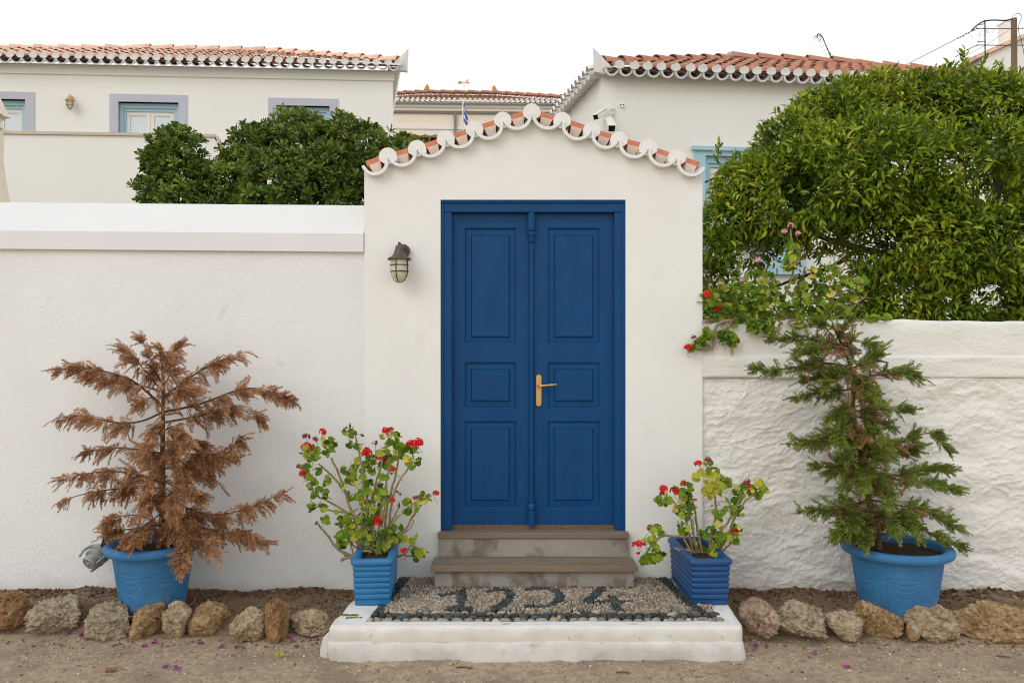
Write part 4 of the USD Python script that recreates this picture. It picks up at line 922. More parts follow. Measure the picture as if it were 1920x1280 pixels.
# security cameras and the small round fixture on the right house
def wallpt(px, py, w=-0.0):
    s, zz_ = front_point(RH, px, py, w); return to_house(RH, s, w, zz_)
def seccam(label, base, head, tail, r):
    t = thing('security_camera', label, 'security camera', base)
    ax = unit(head - tail); rot = frames(ax[None], np.array([[0, 0, 1.0]]))[0]
    b = cbox(0, np.linalg.norm(head - tail), -r, r, -r * 0.9, r * 0.9, r * 0.4); b.vertices = b.vertices @ rot.T + tail
    obj('body', b, 'camera_white', t)
    hd = cbox(-0.02, np.linalg.norm(head - tail) + 0.035, -r * 1.1, r * 1.1, r * 0.92, r * 1.08, 0.004); hd.vertices = hd.vertices @ rot.T + tail; obj('sun_hood', hd, 'camera_white', t)
    f_ = cbox(0, 0.012, -r * 0.88, r * 0.88, -r * 0.8, r * 0.8, 0.005); f_.vertices = f_.vertices @ rot.T + head; obj('lens_face', f_, 'black_plastic', t)
    obj('arm', tube(curve([base, base + (tail - base) * 0.5 + [0, -0.02, -0.02], tail + ax * 0.05 - rot[:, 2] * r], 10), 0.014, 8), 'camera_white', t)
    m = trimesh.creation.cylinder(0.04, 0.03, sections=16); m.apply_transform(trimesh.transformations.rotation_matrix(math.pi / 2, [1, 0, 0])); m.apply_translation(base); obj('wall_plate', m, 'camera_white', t)
w = lambda x, y, dep: wallpt(x, y, -dep)
seccam('white security camera pointing left, upper of the two above the gate', w(1147, 203, 0.02), w(1117, 220, 0.32), w(1136, 208, 0.14), 0.042)
seccam('white security camera pointing forward, lower of the two above the gate', w(1146, 212, 0.02), w(1147, 241, 0.48), w(1140, 227, 0.16), 0.052)
c = w(1166, 198, 0.015); t = thing('wall_fixture', 'tiny round white fixture with two dark holes on the right house wall', 'fixture', c)
m = trimesh.creation.cylinder(0.032, 0.03, sections=18); m.apply_transform(trimesh.transformations.rotation_matrix(math.pi / 2, [1, 0, 0])); m.apply_translation(c); obj('plate', m, 'camera_white', t)
for s in (-1, 1):
    m = trimesh.creation.icosphere(1, 0.010); m.apply_translation(c + [0.02 * s, -0.015, 0.005]); obj('hole', m, 'black_plastic', t)

# wall lamps: bulkhead lantern with a guard
def lantern(label, c, wall, k, metal, glass='lamp_glass'):
    """c: axis at the rim of the hat; wall: foot of the bracket on the wall; k: size."""
    t = thing('wall_lamp', label, 'wall lamp', wall)
    m = trimesh.creation.cylinder(0.047 * k, 0.03 * k, sections=26); m.apply_transform(trimesh.transformations.rotation_matrix(math.pi / 2, [1, 0, 0])); m.apply_translation(wall + np.array([0, -0.015 * k, 0])); obj('wall_plate', m, metal, t, smooth=40)
    obj('arm', tube(curve([wall + [0, -0.02 * k, 0.0], wall + [0, -0.05 * k, 0.022 * k], [c[0], c[1], c[2] + 0.085 * k], [c[0], c[1], c[2] + 0.06 * k]], 12), 0.017 * k, 12), metal, t, smooth=50)
    h = [(0.080, -0.006), (0.083, 0.0), (0.080, 0.007), (0.060, 0.016), (0.045, 0.030), (0.036, 0.052), (0.030, 0.072), (0.029, 0.076), (0.027, 0.090), (0.018, 0.098), (0.010, 0.100), (0.010, 0.118), (0.001, 0.120)]
    obj('hat', lathe(np.array(h) * k, 36, c), metal, t, smooth=45)
    obj('hat_underside', lathe(np.array([(0.001, -0.004), (0.079, -0.0055)]) * k, 36, c), metal, t)
    g = [(0.058, -0.004), (0.058, -0.085), (0.054, -0.110), (0.045, -0.132), (0.030, -0.150), (0.012, -0.159), (0.001, -0.160)]
    obj('glass', lathe(np.array(g)[::-1] * k, 30, c), glass, t, smooth=60)
    cage = obj('guard', cat_meshes([tube([c + k * np.array([0.062 * math.cos(a), 0.062 * math.sin(a), zz_]) for a in np.linspace(0, 2 * math.pi, 33)], 0.0032 * k, 6, False) for zz_ in (-0.042, -0.086)]), 'dark_metal', t, smooth=50)
    for a in (math.radians(-105), math.radians(-15), math.radians(75), math.radians(165)):
        pts = [c + k * np.array([r * 1.05 * math.cos(a), r * 1.05 * math.sin(a), zz_]) for r, zz_ in g]
        obj('guard_bar', tube(curve(pts, 16), 0.0034 * k, 6), 'dark_metal', t, smooth=50)
lantern('tarnished bulkhead lantern on the gate wall left of the blue door', P(749, 486, -0.115), P(757, 471, 0.0), 1.0, 'lamp_metal')
s_, zz_ = front_point(LH, 131, 189, -0.13); s2_, z2_ = front_point(LH, 133, 184.5, 0)
lantern('small brass lantern on the left house between two windows', to_house(LH, s_, -0.13, zz_), to_house(LH, s2_, 0, z2_), 1.05, 'lamp_brass')

# ------------------------------------------------------------------ round pots
SOILZ = 0.085
def swag(th, zz_, r, z0, H, n=6):
    seg = 2 * math.pi / n; a = np.mod(th + 0.35, seg) / seg; t_ = (zz_ - z0) / H
    a = a + 0 * t_; t_ = t_ + 0 * a
    d = np.zeros_like(a); inn = (a > 0.2) & (a < 1.0); q = (a - 0.6) / 0.4
    def groove(y, w): return np.clip(1 - np.abs(t_ - y) / w, 0, 1)
    for drop, top_ in ((0.08, 0.70), (0.16, 0.69), (0.28, 0.68)): d += inn * groove(top_ - drop * (1 - q ** 2), 0.014)
    d += inn * groove(0.715, 0.012); d += (~inn) * groove(0.665, 0.014)
    d += np.clip(1 - np.abs(a - 0.2) / 0.012, 0, 1) * (t_ < 0.72) + np.clip(1 - np.abs(a - 0.997) / 0.008, 0, 1) * (t_ < 0.72)
    d += 0.6 * (~inn) * (t_ < 0.66) * np.clip(1 - np.abs(np.mod(a, 0.045) / 0.045 - 0.5) / 0.2, 0, 1)
    return -0.0042 * np.clip(d, 0, 1)
def round_pot(label, cx_, cy_, rim, z0, z1, lean=0.0):
    t = thing('round_pot', label, 'plant pot', (cx_, cy_, z0)); k = rim / 0.345; H = z1 - z0
    rb, rt = 0.215 * k, 0.285 * k
    zs = np.linspace(0, H - 0.055, 90); prof = [(rb - 0.02, 0), (rb - 0.004, 0.001)] + [(rb + (rt - rb) * (s / (H - 0.055)) ** 0.75, s + 0.004) for s in zs]
    dz = lambda th, zz_, r: swag(th, zz_, r, 0.0, H - 0.055) * (zz_ > 0.012)
    obj('body', lathe(prof, 320, (cx_, cy_, z0), dz), 'pot_blue', t, smooth=True)
    rp = [(rt - 0.002, H - 0.056), (rim - 0.022, H - 0.060), (rim - 0.006, H - 0.052), (rim, H - 0.034), (rim - 0.004, H - 0.014), (rim - 0.018, H - 0.002), (rim - 0.035, H), (rim - 0.055, H - 0.008), (rim - 0.064, H - 0.03), (rim - 0.075, H - 0.16)]
    obj('rim', lathe(rp, 72, (cx_, cy_, z0)), 'pot_blue', t, smooth=50)
    d = lathe([(rim - 0.062, H - 0.055), (rim * 0.4, H - 0.04), (0.001, H - 0.035)], 60, (cx_, cy_, z0)); v = d[0]; v[:, 2] += (fbm(v * 30, 3, 6) - 0.5) * 0.03
    obj('potting_soil', (v, d[1]), 'pot_soil', t, smooth=True)
    return t
pl = round_pot('bright blue round pot with swag relief holding the dead brown conifer', P(288, 0, -0.34)[0], -0.34, 0.305, SOILZ + 0.005, 0.535)
obj('saucer', lathe([(0.17, 0.0), (0.235, 0.002), (0.265, 0.04), (0.255, 0.042), (0.23, 0.012)], 60, (P(288, 0, -0.34)[0], -0.34, SOILZ - 0.005)), 'saucer', pl, smooth=50)
round_pot('blue round pot with swag relief holding the green juniper', P(1681, 0, -0.37)[0], -0.37, 0.347, SOILZ - 0.02, 0.525)

# ------------------------------------------------------------------ ribbed planters
def rrect(hx, hy, rc, n=5):
    pts = []
    for sx, sy, a0 in ((1, 1, 0), (-1, 1, 90), (-1, -1, 180), (1, -1, 270)):
        for a in np.radians(np.linspace(a0, a0 + 90, n)): pts.append((sx * (hx - rc) + rc * math.cos(a), sy * (hy - rc) + rc * math.sin(a)))
    return np.array(pts)
def loft(rings):
    n = len(rings[0]); v = np.vstack(rings); i, j = np.meshgrid(np.arange(len(rings) - 1), np.arange(n), indexing='ij')
    return v, np.stack([i * n + j, i * n + (j + 1) % n, (i + 1) * n + (j + 1) % n, (i + 1) * n + j], -1).reshape(-1, 4)
def planter(label, c, rotz, hx, hy, H, mat):
    t = thing('ribbed_planter', label, 'planter', c); cs, sn = math.cos(rotz), math.sin(rotz)
    put = lambda p2, z_: np.stack([c[0] + p2[:, 0] * cs - p2[:, 1] * sn, c[1] + p2[:, 0] * sn + p2[:, 1] * cs, np.full(len(p2), c[2] + z_)], 1)
    rings = []; N = 7; hb = H - 0.045
    for z_ in np.linspace(0.0, hb, 92):
        q = z_ / hb * N; ph = q - math.floor(q); rib = math.sqrt(max(0, 1 - (2 * ph - 1) ** 2)) if q >= 1 else 0.75 + 0.25 * ph
        o = -0.012 + 0.012 * z_ / hb + 0.011 * rib - (0.004 if z_ < 0.003 else 0)
        rings.append(put(rrect(hx + o, hy + o, 0.012 + 0.004 * rib), z_))
    obj('body', loft(rings), mat, t, smooth=60)
    rg = [(0.0, hb - 0.001), (0.012, hb + 0.001), (0.021, hb + 0.010), (0.024, hb + 0.022), (0.020, hb + 0.036), (0.010, hb + 0.044), (-0.006, hb + 0.045), (-0.020, hb + 0.040), (-0.026, hb + 0.02), (-0.032, hb - 0.08)]
    obj('rim', loft([put(rrect(hx + o, hy + o, 0.03), z_) for o, z_ in rg]), mat, t, smooth=50)
    p2 = rrect(hx - 0.027, hy - 0.027, 0.02); v = np.vstack([put(p2, hb + 0.008), [[c[0], c[1], c[2] + hb + 0.022]]]); n = len(p2)
    obj('potting_soil', (v, np.array([[k, (k + 1) % n, n] for k in range(n)])), 'pot_soil', t)
    return t
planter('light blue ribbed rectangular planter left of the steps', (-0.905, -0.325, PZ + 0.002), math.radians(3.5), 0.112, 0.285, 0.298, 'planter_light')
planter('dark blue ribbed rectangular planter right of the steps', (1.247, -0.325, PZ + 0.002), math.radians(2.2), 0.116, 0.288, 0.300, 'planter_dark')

# ------------------------------------------------------------------ hydrant coupling by the left pot
D_ = -0.16; z = lambda x, y, dd=0: P(x, y, D_ + dd)
t = thing('pipe_coupling', 'grey metal pipe outlet with lugged cap beside the left blue pot', 'pipe coupling', z(180, 1045))
ax0, ax1 = z(206, 1020, 0.10), z(166, 1057, -0.06); ax = unit(ax1 - ax0); rot = frames(ax[None], np.array([[0, 0, 1.0]]))[0]
def along(mesh, o): return (np.asarray(mesh[0]) @ np.stack([rot[:, 1], rot[:, 2], rot[:, 0]], 1).T + o, mesh[1])
L = np.linalg.norm(ax1 - ax0)
obj('pipe', along(lathe([(0.034, -0.12), (0.034, L * 0.45)], 24), ax0), 'galvanised', t, smooth=50)
obj('collar', along(lathe([(0.034, L * 0.30), (0.062, L * 0.32), (0.072, L * 0.42), (0.072, L * 0.52), (0.058, L * 0.55), (0.058, L * 0.60), (0.070, L * 0.62), (0.070, L * 0.74), (0.05, L * 0.76)], 32), ax0), 'galvanised', t, smooth=35)
obj('cap', along(lathe([(0.05, L * 0.74), (0.052, L * 0.97), (0.047, L), (0.012, L * 1.0), (0.010, L * 1.05), (0.001, L * 1.06)], 32), ax0), 'galvanised', t, smooth=35)
for a in (0.2, 2.3, 4.4):
    dv = rot[:, 1] * math.cos(a) + rot[:, 2] * math.sin(a)
    obj('lug', tube(curve([ax0 + ax * L * 0.35 + dv * 0.066, ax0 + ax * L * 0.6 + dv * 0.088, ax0 + ax * L * 0.8 + dv * 0.088, ax0 + ax * L * 0.98 + dv * 0.080], 10), np.linspace(0.011, 0.007, 10), 8), 'galvanised', t, smooth=50)
v0 = [z(188, 1024, -0.02), z(196, 1000, 0.0), z(212, 994, 0.02), z(222, 1004, 0.02), z(206, 1018, 0.0)]
m = trimesh.Trimesh(np.vstack([np.array(v0), np.array(v0) + [0.004, 0.012, -0.006]])).convex_hull; obj('rubber_flap', m, 'rubber', t)

# ------------------------------------------------------------------ rocks edging the beds
ico = trimesh.creation.icosphere(5); iv, if_ = np.asarray(ico.vertices), np.asarray(ico.faces)
def rock(label, x0, x1, y0, y1, mat, seed, depth=0.28, pts=None, tiltv=0.0, dy=-0.70):
    base = G((x0 + x1) / 2, y1, 0.0)[1]; cy_ = base + depth * 0.5
    a, b = P(x0, y1, cy_ - 0.06), P(x1, y0, cy_ - 0.03)
    g = np.random.default_rng(seed); d = iv.copy()
    # facets: cut the ball with a few planes, then roughen
    r = np.ones(len(d))
    for k in range(13):
        n_ = unit(g.normal(size=3)); h_ = g.uniform(0.55, 0.9); dn = d @ n_
        r = np.minimum(r, np.where(dn > 1e-3, h_ / np.maximum(dn, 1e-3), 9))
    r *= 1 + (fbm(d * 1.7 + seed, 4, seed) - 0.5) * 0.35
    rg = 1 - np.abs(fbm(d * 4 + seed, 4, seed + 3) - 0.5) * 4; r += rg * 0.07 + (fbm(d * 6 + seed, 4, seed + 13) - 0.5) * 0.18 + (fbm(d * 18 + seed, 3, seed + 5) - 0.5) * 0.10
    pit = nz(d * 7 + seed * 3, seed + 8); r -= 0.11 * np.clip((pit - 0.66) / 0.2, 0, 1)
    knob = nz(d * 9 - seed, seed + 2); r += 0.07 * np.clip((knob - 0.68) / 0.15, 0, 1)
    v = d * r[:, None]; v[:, :] -= (v.max(0) + v.min(0)) / 2; v /= (v.max(0) - v.min(0)) / 2
    if tiltv: v[:, 0] += tiltv * v[:, 2]; v[:, 0] /= np.abs(v[:, 0]).max()
    c = np.array([(a[0] + b[0]) / 2, cy_, (a[2] + b[2]) / 2]); s = np.array([(b[0] - a[0]) / 2 * 1.03, depth / 2, (b[2] - a[2]) / 2 * 1.04])
    p = thing('edging_rock', label, 'rock', (c[0], c[1], 0))
    obj('stone', (c + v * s, if_), mat, p, smooth=22)
    return p, c, s
G_ = 'rocks edging the soil beds'
rock('dark reddish brown rock cut by the left edge of the picture', -24, 53, 1110, 1197, 'rock_brown', 1, 0.34)
rock('large mossy grey rock, second from the left edge', 42, 152, 1122, 1200, 'rock_grey', 2, 0.33)
rock('grey and tan split rock left of the blue pot base', 153, 244, 1131, 1206, 'rock_grey', 3, 0.28)
rock('ochre angular rock in front of the left blue pot', 241, 303, 1137, 1203, 'rock_ochre', 4, 0.24, tiltv=0.25)
rock('narrow upright tan rock in front of the left blue pot', 300, 353, 1133, 1206, 'rock_tan', 5, 0.22)
rock('rounded pebbly ochre rock right of the left blue pot', 346, 423, 1129, 1200, 'rock_ochre', 6, 0.28)
rock('pale tan rock left of the upright orange brown rock', 424, 498, 1144, 1208, 'rock_tan', 7, 0.26)
rock('thin upright orange brown rock, tallest and narrowest of the left row', 491, 539, 1127, 1207, 'rock_brown', 18, 0.2)
rock('low flat tan rock touching the white platform on the left', 533, 617, 1150, 1200, 'rock_tan', 9, 0.25)
rock('pinkish brown rock touching the white platform on the right', 1392, 1470, 1125, 1209, 'rock_rose', 10, 0.28, tiltv=-0.3)
rock('tan grey wedge shaped rock, second right of the platform', 1460, 1556, 1127, 1212, 'rock_grey', 11, 0.26, tiltv=-0.35)
rock('low pale sandy rock, third right of the platform', 1554, 1632, 1146, 1209, 'rock_pale', 12, 0.24, tiltv=-0.2)
rock('tan overhanging rock in front of the right blue pot', 1602, 1696, 1125, 1203, 'rock_ochre', 13, 0.27, tiltv=-0.35)
pk, c, s = rock('tan rock with an embedded grey oval pebble, right of the blue pot', 1700, 1796, 1133, 1206, 'rock_tan', 14, 0.28)
for x, y, rx, rz, col in ((1713, 1181, 0.046, 0.065, 'rock_ochre'), (1714, 1180, 0.030, 0.048, 'rock_grey'), (1768, 1150, 0.034, 0.03, 'rock_tan')):
    m = trimesh.creation.icosphere(3, 1.0); m.apply_scale([rx, 0.03 if col == 'rock_ochre' else 0.036, rz]); m.apply_translation(P(x, y, c[1] - 0.118 - (0.006 if col == 'rock_grey' else 0))); obj('embedded_pebble', m, col, pk, smooth=True)
rock('wide conglomerate rock cut by the right edge of the picture', 1802, 1940, 1127, 1208, 'rock_ochre', 15, 0.34)

# ------------------------------------------------------------------ vegetation: leaf shapes
def leaf_shape(kind):
    if kind == 'citrus': st = [(0, 0, 0), (0.3, 0.15, 0.0), (0.65, 0.135, -0.05), (1.0, 0.0, -0.20)]
    else: st = [(0, 0, 0), (0.4, 0.10, 0.03), (0.78, 0.17, 0.02), (1.0, 0.0, -0.04)]
    fold = 0.05; v, f = [], []
    x0, x1, x2, x3 = st
    v = [(0, 0, 0), (x1[0], x1[1], x1[2] + fold), (x1[0], 0, x1[2]), (x1[0], -x1[1], x1[2] + fold), (x2[0], x2[1], x2[2] + fold), (x2[0], 0, x2[2]), (x2[0], -x2[1], x2[2] + fold), (x3[0], 0, x3[2])]
    f = [(0, 2, 1), (0, 3, 2), (1, 2, 5), (1, 5, 4), (2, 3, 6), (2, 6, 5), (4, 5, 7), (5, 6, 7)]
    return np.array(v, float), np.array(f)
CIT, PIT = leaf_shape('citrus'), leaf_shape('pittosporum')
def rand_unit(g, n): return unit(g.normal(size=(n, 3)))

def sphere_pts(g, blobs, per, shell=(0.72, 1.06), keep=None):
    """Points in the outer shells of overlapping clumps, with the outward direction; those deep inside another clump are dropped."""
    out_p, out_d = [], []
    C = np.array([b[0] for b in blobs]); Rr = np.array([b[1] for b in blobs])
    for c, r in blobs:
        n = int(per * r * r); d = rand_unit(g, n); s = g.uniform(*shell, n) + 0.10 * (nz(d * 3.1 + c * 3, 5) - 0.5)
        p = c + d * (r * s)[:, None]
        q = np.linalg.norm(p[:, None] - C[None], axis=2) / Rr[None]
        ok = (q < 0.62).sum(1) == 0
        out_p.append(p[ok]); out_d.append(d[ok])
    return np.vstack(out_p), np.vstack(out_d)

# ------------------------------------------------------------------ orange tree behind the right wall
g = np.random.default_rng(41)
TB = [(1392, 348, 50, 1.3), (1365, 415, 50, 1.2), (1345, 470, 32, 1.0), (1350, 540, 40, 1.1), (1400, 570, 34, 1.2), (1425, 475, 38, 1.5), (1482, 295, 72, 1.6), (1550, 240, 74, 1.8), (1640, 225, 74, 2.0), (1735, 220, 72, 1.9),
      (1825, 198, 76, 2.0), (1895, 215, 74, 1.7), (1950, 300, 95, 1.8), (1450, 375, 82, 1.2), (1540, 340, 98, 1.0), (1640, 320, 100, 1.0), (1745, 335, 105, 1.1), (1850, 330, 100, 1.0), (1540, 425, 52, 1.3),
      (1660, 440, 92, 1.1), (1770, 450, 92, 1.0), (1880, 450, 95, 1.0), (1955, 480, 80, 1.2), (1690, 545, 66, 1.2), (1625, 575, 48, 1.3), (1790, 570, 60, 1.1), (1880, 565, 70, 1.3), (1945, 590, 60, 1.5),
      (1585, 178, 28, 2.0), (1650, 160, 24, 2.0), (1720, 168, 26, 2.0), (1800, 142, 26, 2.0), (1850, 142, 26, 2.0), (1560, 600, 30, 1.4), (1480, 610, 26, 1.3)]
blobs = [(P(x, y, Y) , r / FOC * (DIST + Y)) for x, y, r, Y in TB]
tree = thing('orange_tree', 'large leafy orange tree with small green fruit, rising behind the right wall', 'tree', (*P(1770, 600, 1.9)[:2], 0.06))
p, d = sphere_pts(g, blobs, 45000, (0.35, 1.10))
hole = nz(p * np.array([2.6, 2.6, 2.6]), 12); keep = hole > 0.27
# a thin open patch low in the crown, where the white house shows through
qx = 960 + p[:, 0] / (DIST + p[:, 1]) * FOC; qy = 650 - (p[:, 2] - EYE) / (DIST + p[:, 1]) * FOC
low = np.exp(-(((qx - 1545) / 80) ** 2 + ((qy - 500) / 38) ** 2)) + np.exp(-(((qx - 1835) / 36) ** 2 + ((qy - 560) / 26) ** 2))
keep &= g.uniform(size=len(p)) > low * 0.8
p, d = p[keep], d[keep]
tw = unit(d * 0.75 + np.array([0, -0.1, 0.12]) + rand_unit(g, len(p)) * 0.75 + np.array([0, 0, -0.30]))
upn = unit(d * 0.7 + np.array([0, 0, 0.8]) + rand_unit(g, len(p)) * 0.5)
sc = g.uniform(0.042, 0.098, len(p))
p = p + d * (0.16 * (fbm(p * 2.3, 3, 31) - 0.5))[:, None]
obj('crown', scatter(*CIT, p, frames(tw, upn), sc), 'leaf_citrus', tree)
# leafy twigs breaking out of the outline
op, od = sphere_pts(g, blobs, 26, (0.98, 1.08)); TP, TT = [], []
for a_, b_ in zip(op, od):
    dr = unit(b_ + g.normal(0, 0.4, 3) + [0, 0, 0.15])
    for k in range(9): TP.append(a_ + dr * 0.024 * k); TT.append(dr * 0.6 + rand_unit(g, 1)[0] * 0.9)
TP, TT = np.array(TP), unit(np.array(TT))
obj('outer_twigs', scatter(*CIT, TP, frames(TT, rand_unit(g, len(TP))), g.uniform(0.05, 0.10, len(TP))), 'leaf_citrus', tree, kind='stuff')
# upright shoots along the top
for x, y, L, lean in ((1740, 158, 34, .1), (1665, 150, 34, .25), (1775, 165, 30, -.1), (1800, 128, 36, .2), (1812, 122, 36, -.1), (1790, 135, 28, -.3), (1840, 132, 30, .1), (1585, 160, 26, -.1), (1868, 135, 28, .2), (1345, 292, 34, .1), (1365, 305, 30, .5), (1440, 255, 26, -.3), (1500, 215, 30, -.2), (1900, 155, 30, .3)):
    sp = np.array([P(x + lean * k * 3.0, y + 14 - L * k / 12 * 1.1, 1.9) for k in range(13)]); a = g.uniform(0, 6.28, 13)
    st_ = unit(np.stack([0.6 * np.cos(a), 0.6 * np.sin(a), g.uniform(0.3, 1.1, 13)], 1))
    sh = obj('shoot', tube(sp, 0.004, 4), 'bark_brown', tree)
    obj('foliage', scatter(*CIT, sp, frames(st_, rand_unit(g, 13)), g.uniform(0.06, 0.10, 13)), 'leaf_citrus', sh)
q = lambda x, y, Y=1.9: P(x, y, Y)
base = q(1800, 600); base[2] = 0.03
obj('trunk', tube(curve([base, q(1802, 600), q(1798, 520), q(1775, 440), q(1760, 360)], 16), np.linspace(0.11, 0.05, 16), 10), 'bark_dark', tree, smooth=50)
for ln, r0 in (([(1797, 520), (1840, 450), (1870, 360), (1880, 270)], 0.05), ([(1775, 445), (1700, 400), (1640, 330), (1600, 250)], 0.05), ([(1785, 470), (1700, 480), (1610, 465), (1530, 440), (1450, 400)], 0.045), ([(1610, 465), (1560, 500), (1500, 520), (1440, 545)], 0.025), ([(1450, 400), (1400, 345), (1360, 330), (1322, 342)], 0.022), ([(1760, 360), (1740, 280), (1750, 190)], 0.04), ([(1800, 560), (1720, 530), (1660, 560)], 0.03), ([(1360, 330), (1345, 300)], 0.012), ([(1800, 540), (1860, 530), (1910, 540)], 0.03)):
    pts = curve([q(x, y, 1.9 - 0.35 * (i / len(ln))) for i, (x, y) in enumerate(ln)], 14)
    obj('branch', tube(pts, np.linspace(r0, r0 * 0.4, 14), 7), 'bark_dark', tree, smooth=50)
for x, y in ((1815, 155), (1848, 163), (1860, 187), (1900, 224), (1912, 178), (1857, 285), (1872, 290), (1880, 297), (1865, 295), (1820, 247), (1790, 293), (1820, 308), (1783, 312), (1760, 160), (1597, 203), (1562, 172), (1483, 395), (1567, 357), (1878, 285), (1835, 300), (1375, 412)):
    m = trimesh.creation.icosphere(2, g.uniform(0.022, 0.028)); m.apply_translation(q(x, y, 0.62 + g.uniform(0, 0.12) if y > 240 else 1.3)); obj('orange', m, 'citrus_fruit', tree, smooth=True)

# climbing shoot standing above the right roof
D_ = 14.6 - DIST; t = thing('climbing_shoot', 'single drooping leafy shoot standing above the right house roof', 'plant', P(1562, 122, D_))
pts = curve([P(1563, 128, D_), P(1557, 106, D_), P(1547, 82, D_), P(1540, 67, D_), P(1534, 64, D_), P(1532, 72, D_)], 24)
obj('stem', tube(pts, 0.010, 5), 'bark_brown', t)
for k, w_ in enumerate(pts[1::1]):
    a = (1 if k % 2 else -1); ax = unit(np.array([[a * 0.7 - 0.3, 0.2, -0.6 + g.uniform(-.3, .3)]]))
    obj('leaf', scatter(*CIT, w_[None], frames(ax, np.array([[0, -0.4, 1.0]])), np.array([0.11])), 'leaf_hedge', t)

# ------------------------------------------------------------------ clipped shrubs behind the left wall
def shrub(name, label, B, per, seed, size=0.074, loc=None):
    g = np.random.default_rng(seed); bl = [(P(x, y, Y), r / FOC * (DIST + Y)) for x, y, r, Y in B]
    t = thing(name, label, 'shrub', (bl[0][0][0], bl[0][0][1], 0.06))
    p, d = sphere_pts(g, bl, per, (0.70, 1.05)); ok = p[:, 1] > 0.30; p, d = p[ok], d[ok]
    p = p + d * (0.07 * (fbm(p * 3.1, 3, seed) - 0.5) + 0.05 * (g.uniform(size=len(p)) > 0.94))[:, None]
    ax = unit(d + np.array([0, 0, 0.45]) + rand_unit(g, len(p)) * 0.38)
    LP, LA, LU, LS = [], [], [], []
    n = 9; fr = frames(ax, rand_unit(g, len(p)))
    for k in range(n):
        a = 2 * math.pi * k / n + g.uniform(0, 0.6, len(p)); op = g.uniform(0.35, 1.05, len(p)) if k % 2 else g.uniform(0.8, 1.25, len(p))
        dirn = fr[:, :, 0] * np.cos(op)[:, None] + (fr[:, :, 1] * np.cos(a)[:, None] + fr[:, :, 2] * np.sin(a)[:, None]) * np.sin(op)[:, None]
        LP.append(p + dirn * 0.004); LA.append(dirn); LU.append(ax); LS.append(size * g.uniform(0.7, 1.15, len(p)))
    LP, LA, LU, LS = np.vstack(LP), np.vstack(LA), np.vstack(LU), np.hstack(LS)
    obj('foliage', scatter(*PIT, LP, frames(LA, LU), LS), 'leaf_hedge', t)
    # darker growth inside
    p2, d2 = sphere_pts(g, bl, per * 2.8, (0.35, 0.82)); ok = p2[:, 1] > 0.30; p2 = p2[ok]
    obj('inner_foliage', scatter(*PIT, p2, frames(rand_unit(g, len(p2)), rand_unit(g, len(p2))), g.uniform(0.07, 0.10, len(p2))), 'leaf_hedge', t)
    b = np.array([bl[0][0][0], bl[0][0][1], 0.06])
    for k in range(4): obj('stem', tube(curve([b + [0.05 * k - 0.08, 0, 0], b + [0.1 * (k - 1.5), 0.02 * k, 1.2], bl[min(k, len(bl) - 1)][0]], 8), np.linspace(0.035, 0.012, 8), 6), 'bark_brown', t)
    tw = ax * 0.03
    buds = p[g.uniform(size=len(p)) < 0.16]; ob = trimesh.creation.icosphere(1, 1.0); bv, bf = np.asarray(ob.vertices), np.asarray(ob.faces)
    bp = np.vstack([buds + g.normal(0, 0.014, buds.shape) - [0, 0.02, 0] for _ in range(5)])
    obj('flower_buds', scatter(bv, bf, bp, np.repeat(np.eye(3)[None], len(bp), 0), g.uniform(0.004, 0.007, len(bp))), 'leaf_lime', t, kind='stuff')
shrub('shrub', 'small dark green rounded shrub above the left wall, before the terrace', [(330, 312, 50, 0.95), (322, 268, 26, 0.95), (345, 272, 28, 1.0), (305, 300, 34, 0.95), (355, 325, 34, 0.95), (300, 350, 34, 0.9), (340, 365, 50, 0.9), (285, 360, 22, 0.9), (334, 255, 16, 1.0)], 2500, 51)
shrub('shrub', 'broad dark green shrub in the middle of the hedge above the left wall', [(500, 320, 78, 1.05), (430, 345, 48, 0.95), (545, 270, 55, 1.1), (470, 270, 34, 1.1), (405, 365, 30, 0.9), (580, 300, 60, 1.0), (520, 370, 70, 0.8), (600, 360, 55, 0.8), (550, 235, 24, 1.1), (445, 305, 30, 1.0), (580, 245, 26, 1.1)], 2300, 52)
shrub('shrub', 'dark green shrub beside the gate wall, right end of the hedge', [(660, 300, 62, 1.05), (640, 255, 34, 1.1), (690, 275, 38, 1.15), (660, 240, 20, 1.1), (640, 345, 60, 0.9), (715, 320, 45, 1.2), (745, 295, 34, 1.4), (765, 280, 26, 1.5), (790, 300, 30, 1.5), (680, 365, 50, 0.9)], 2300, 53)

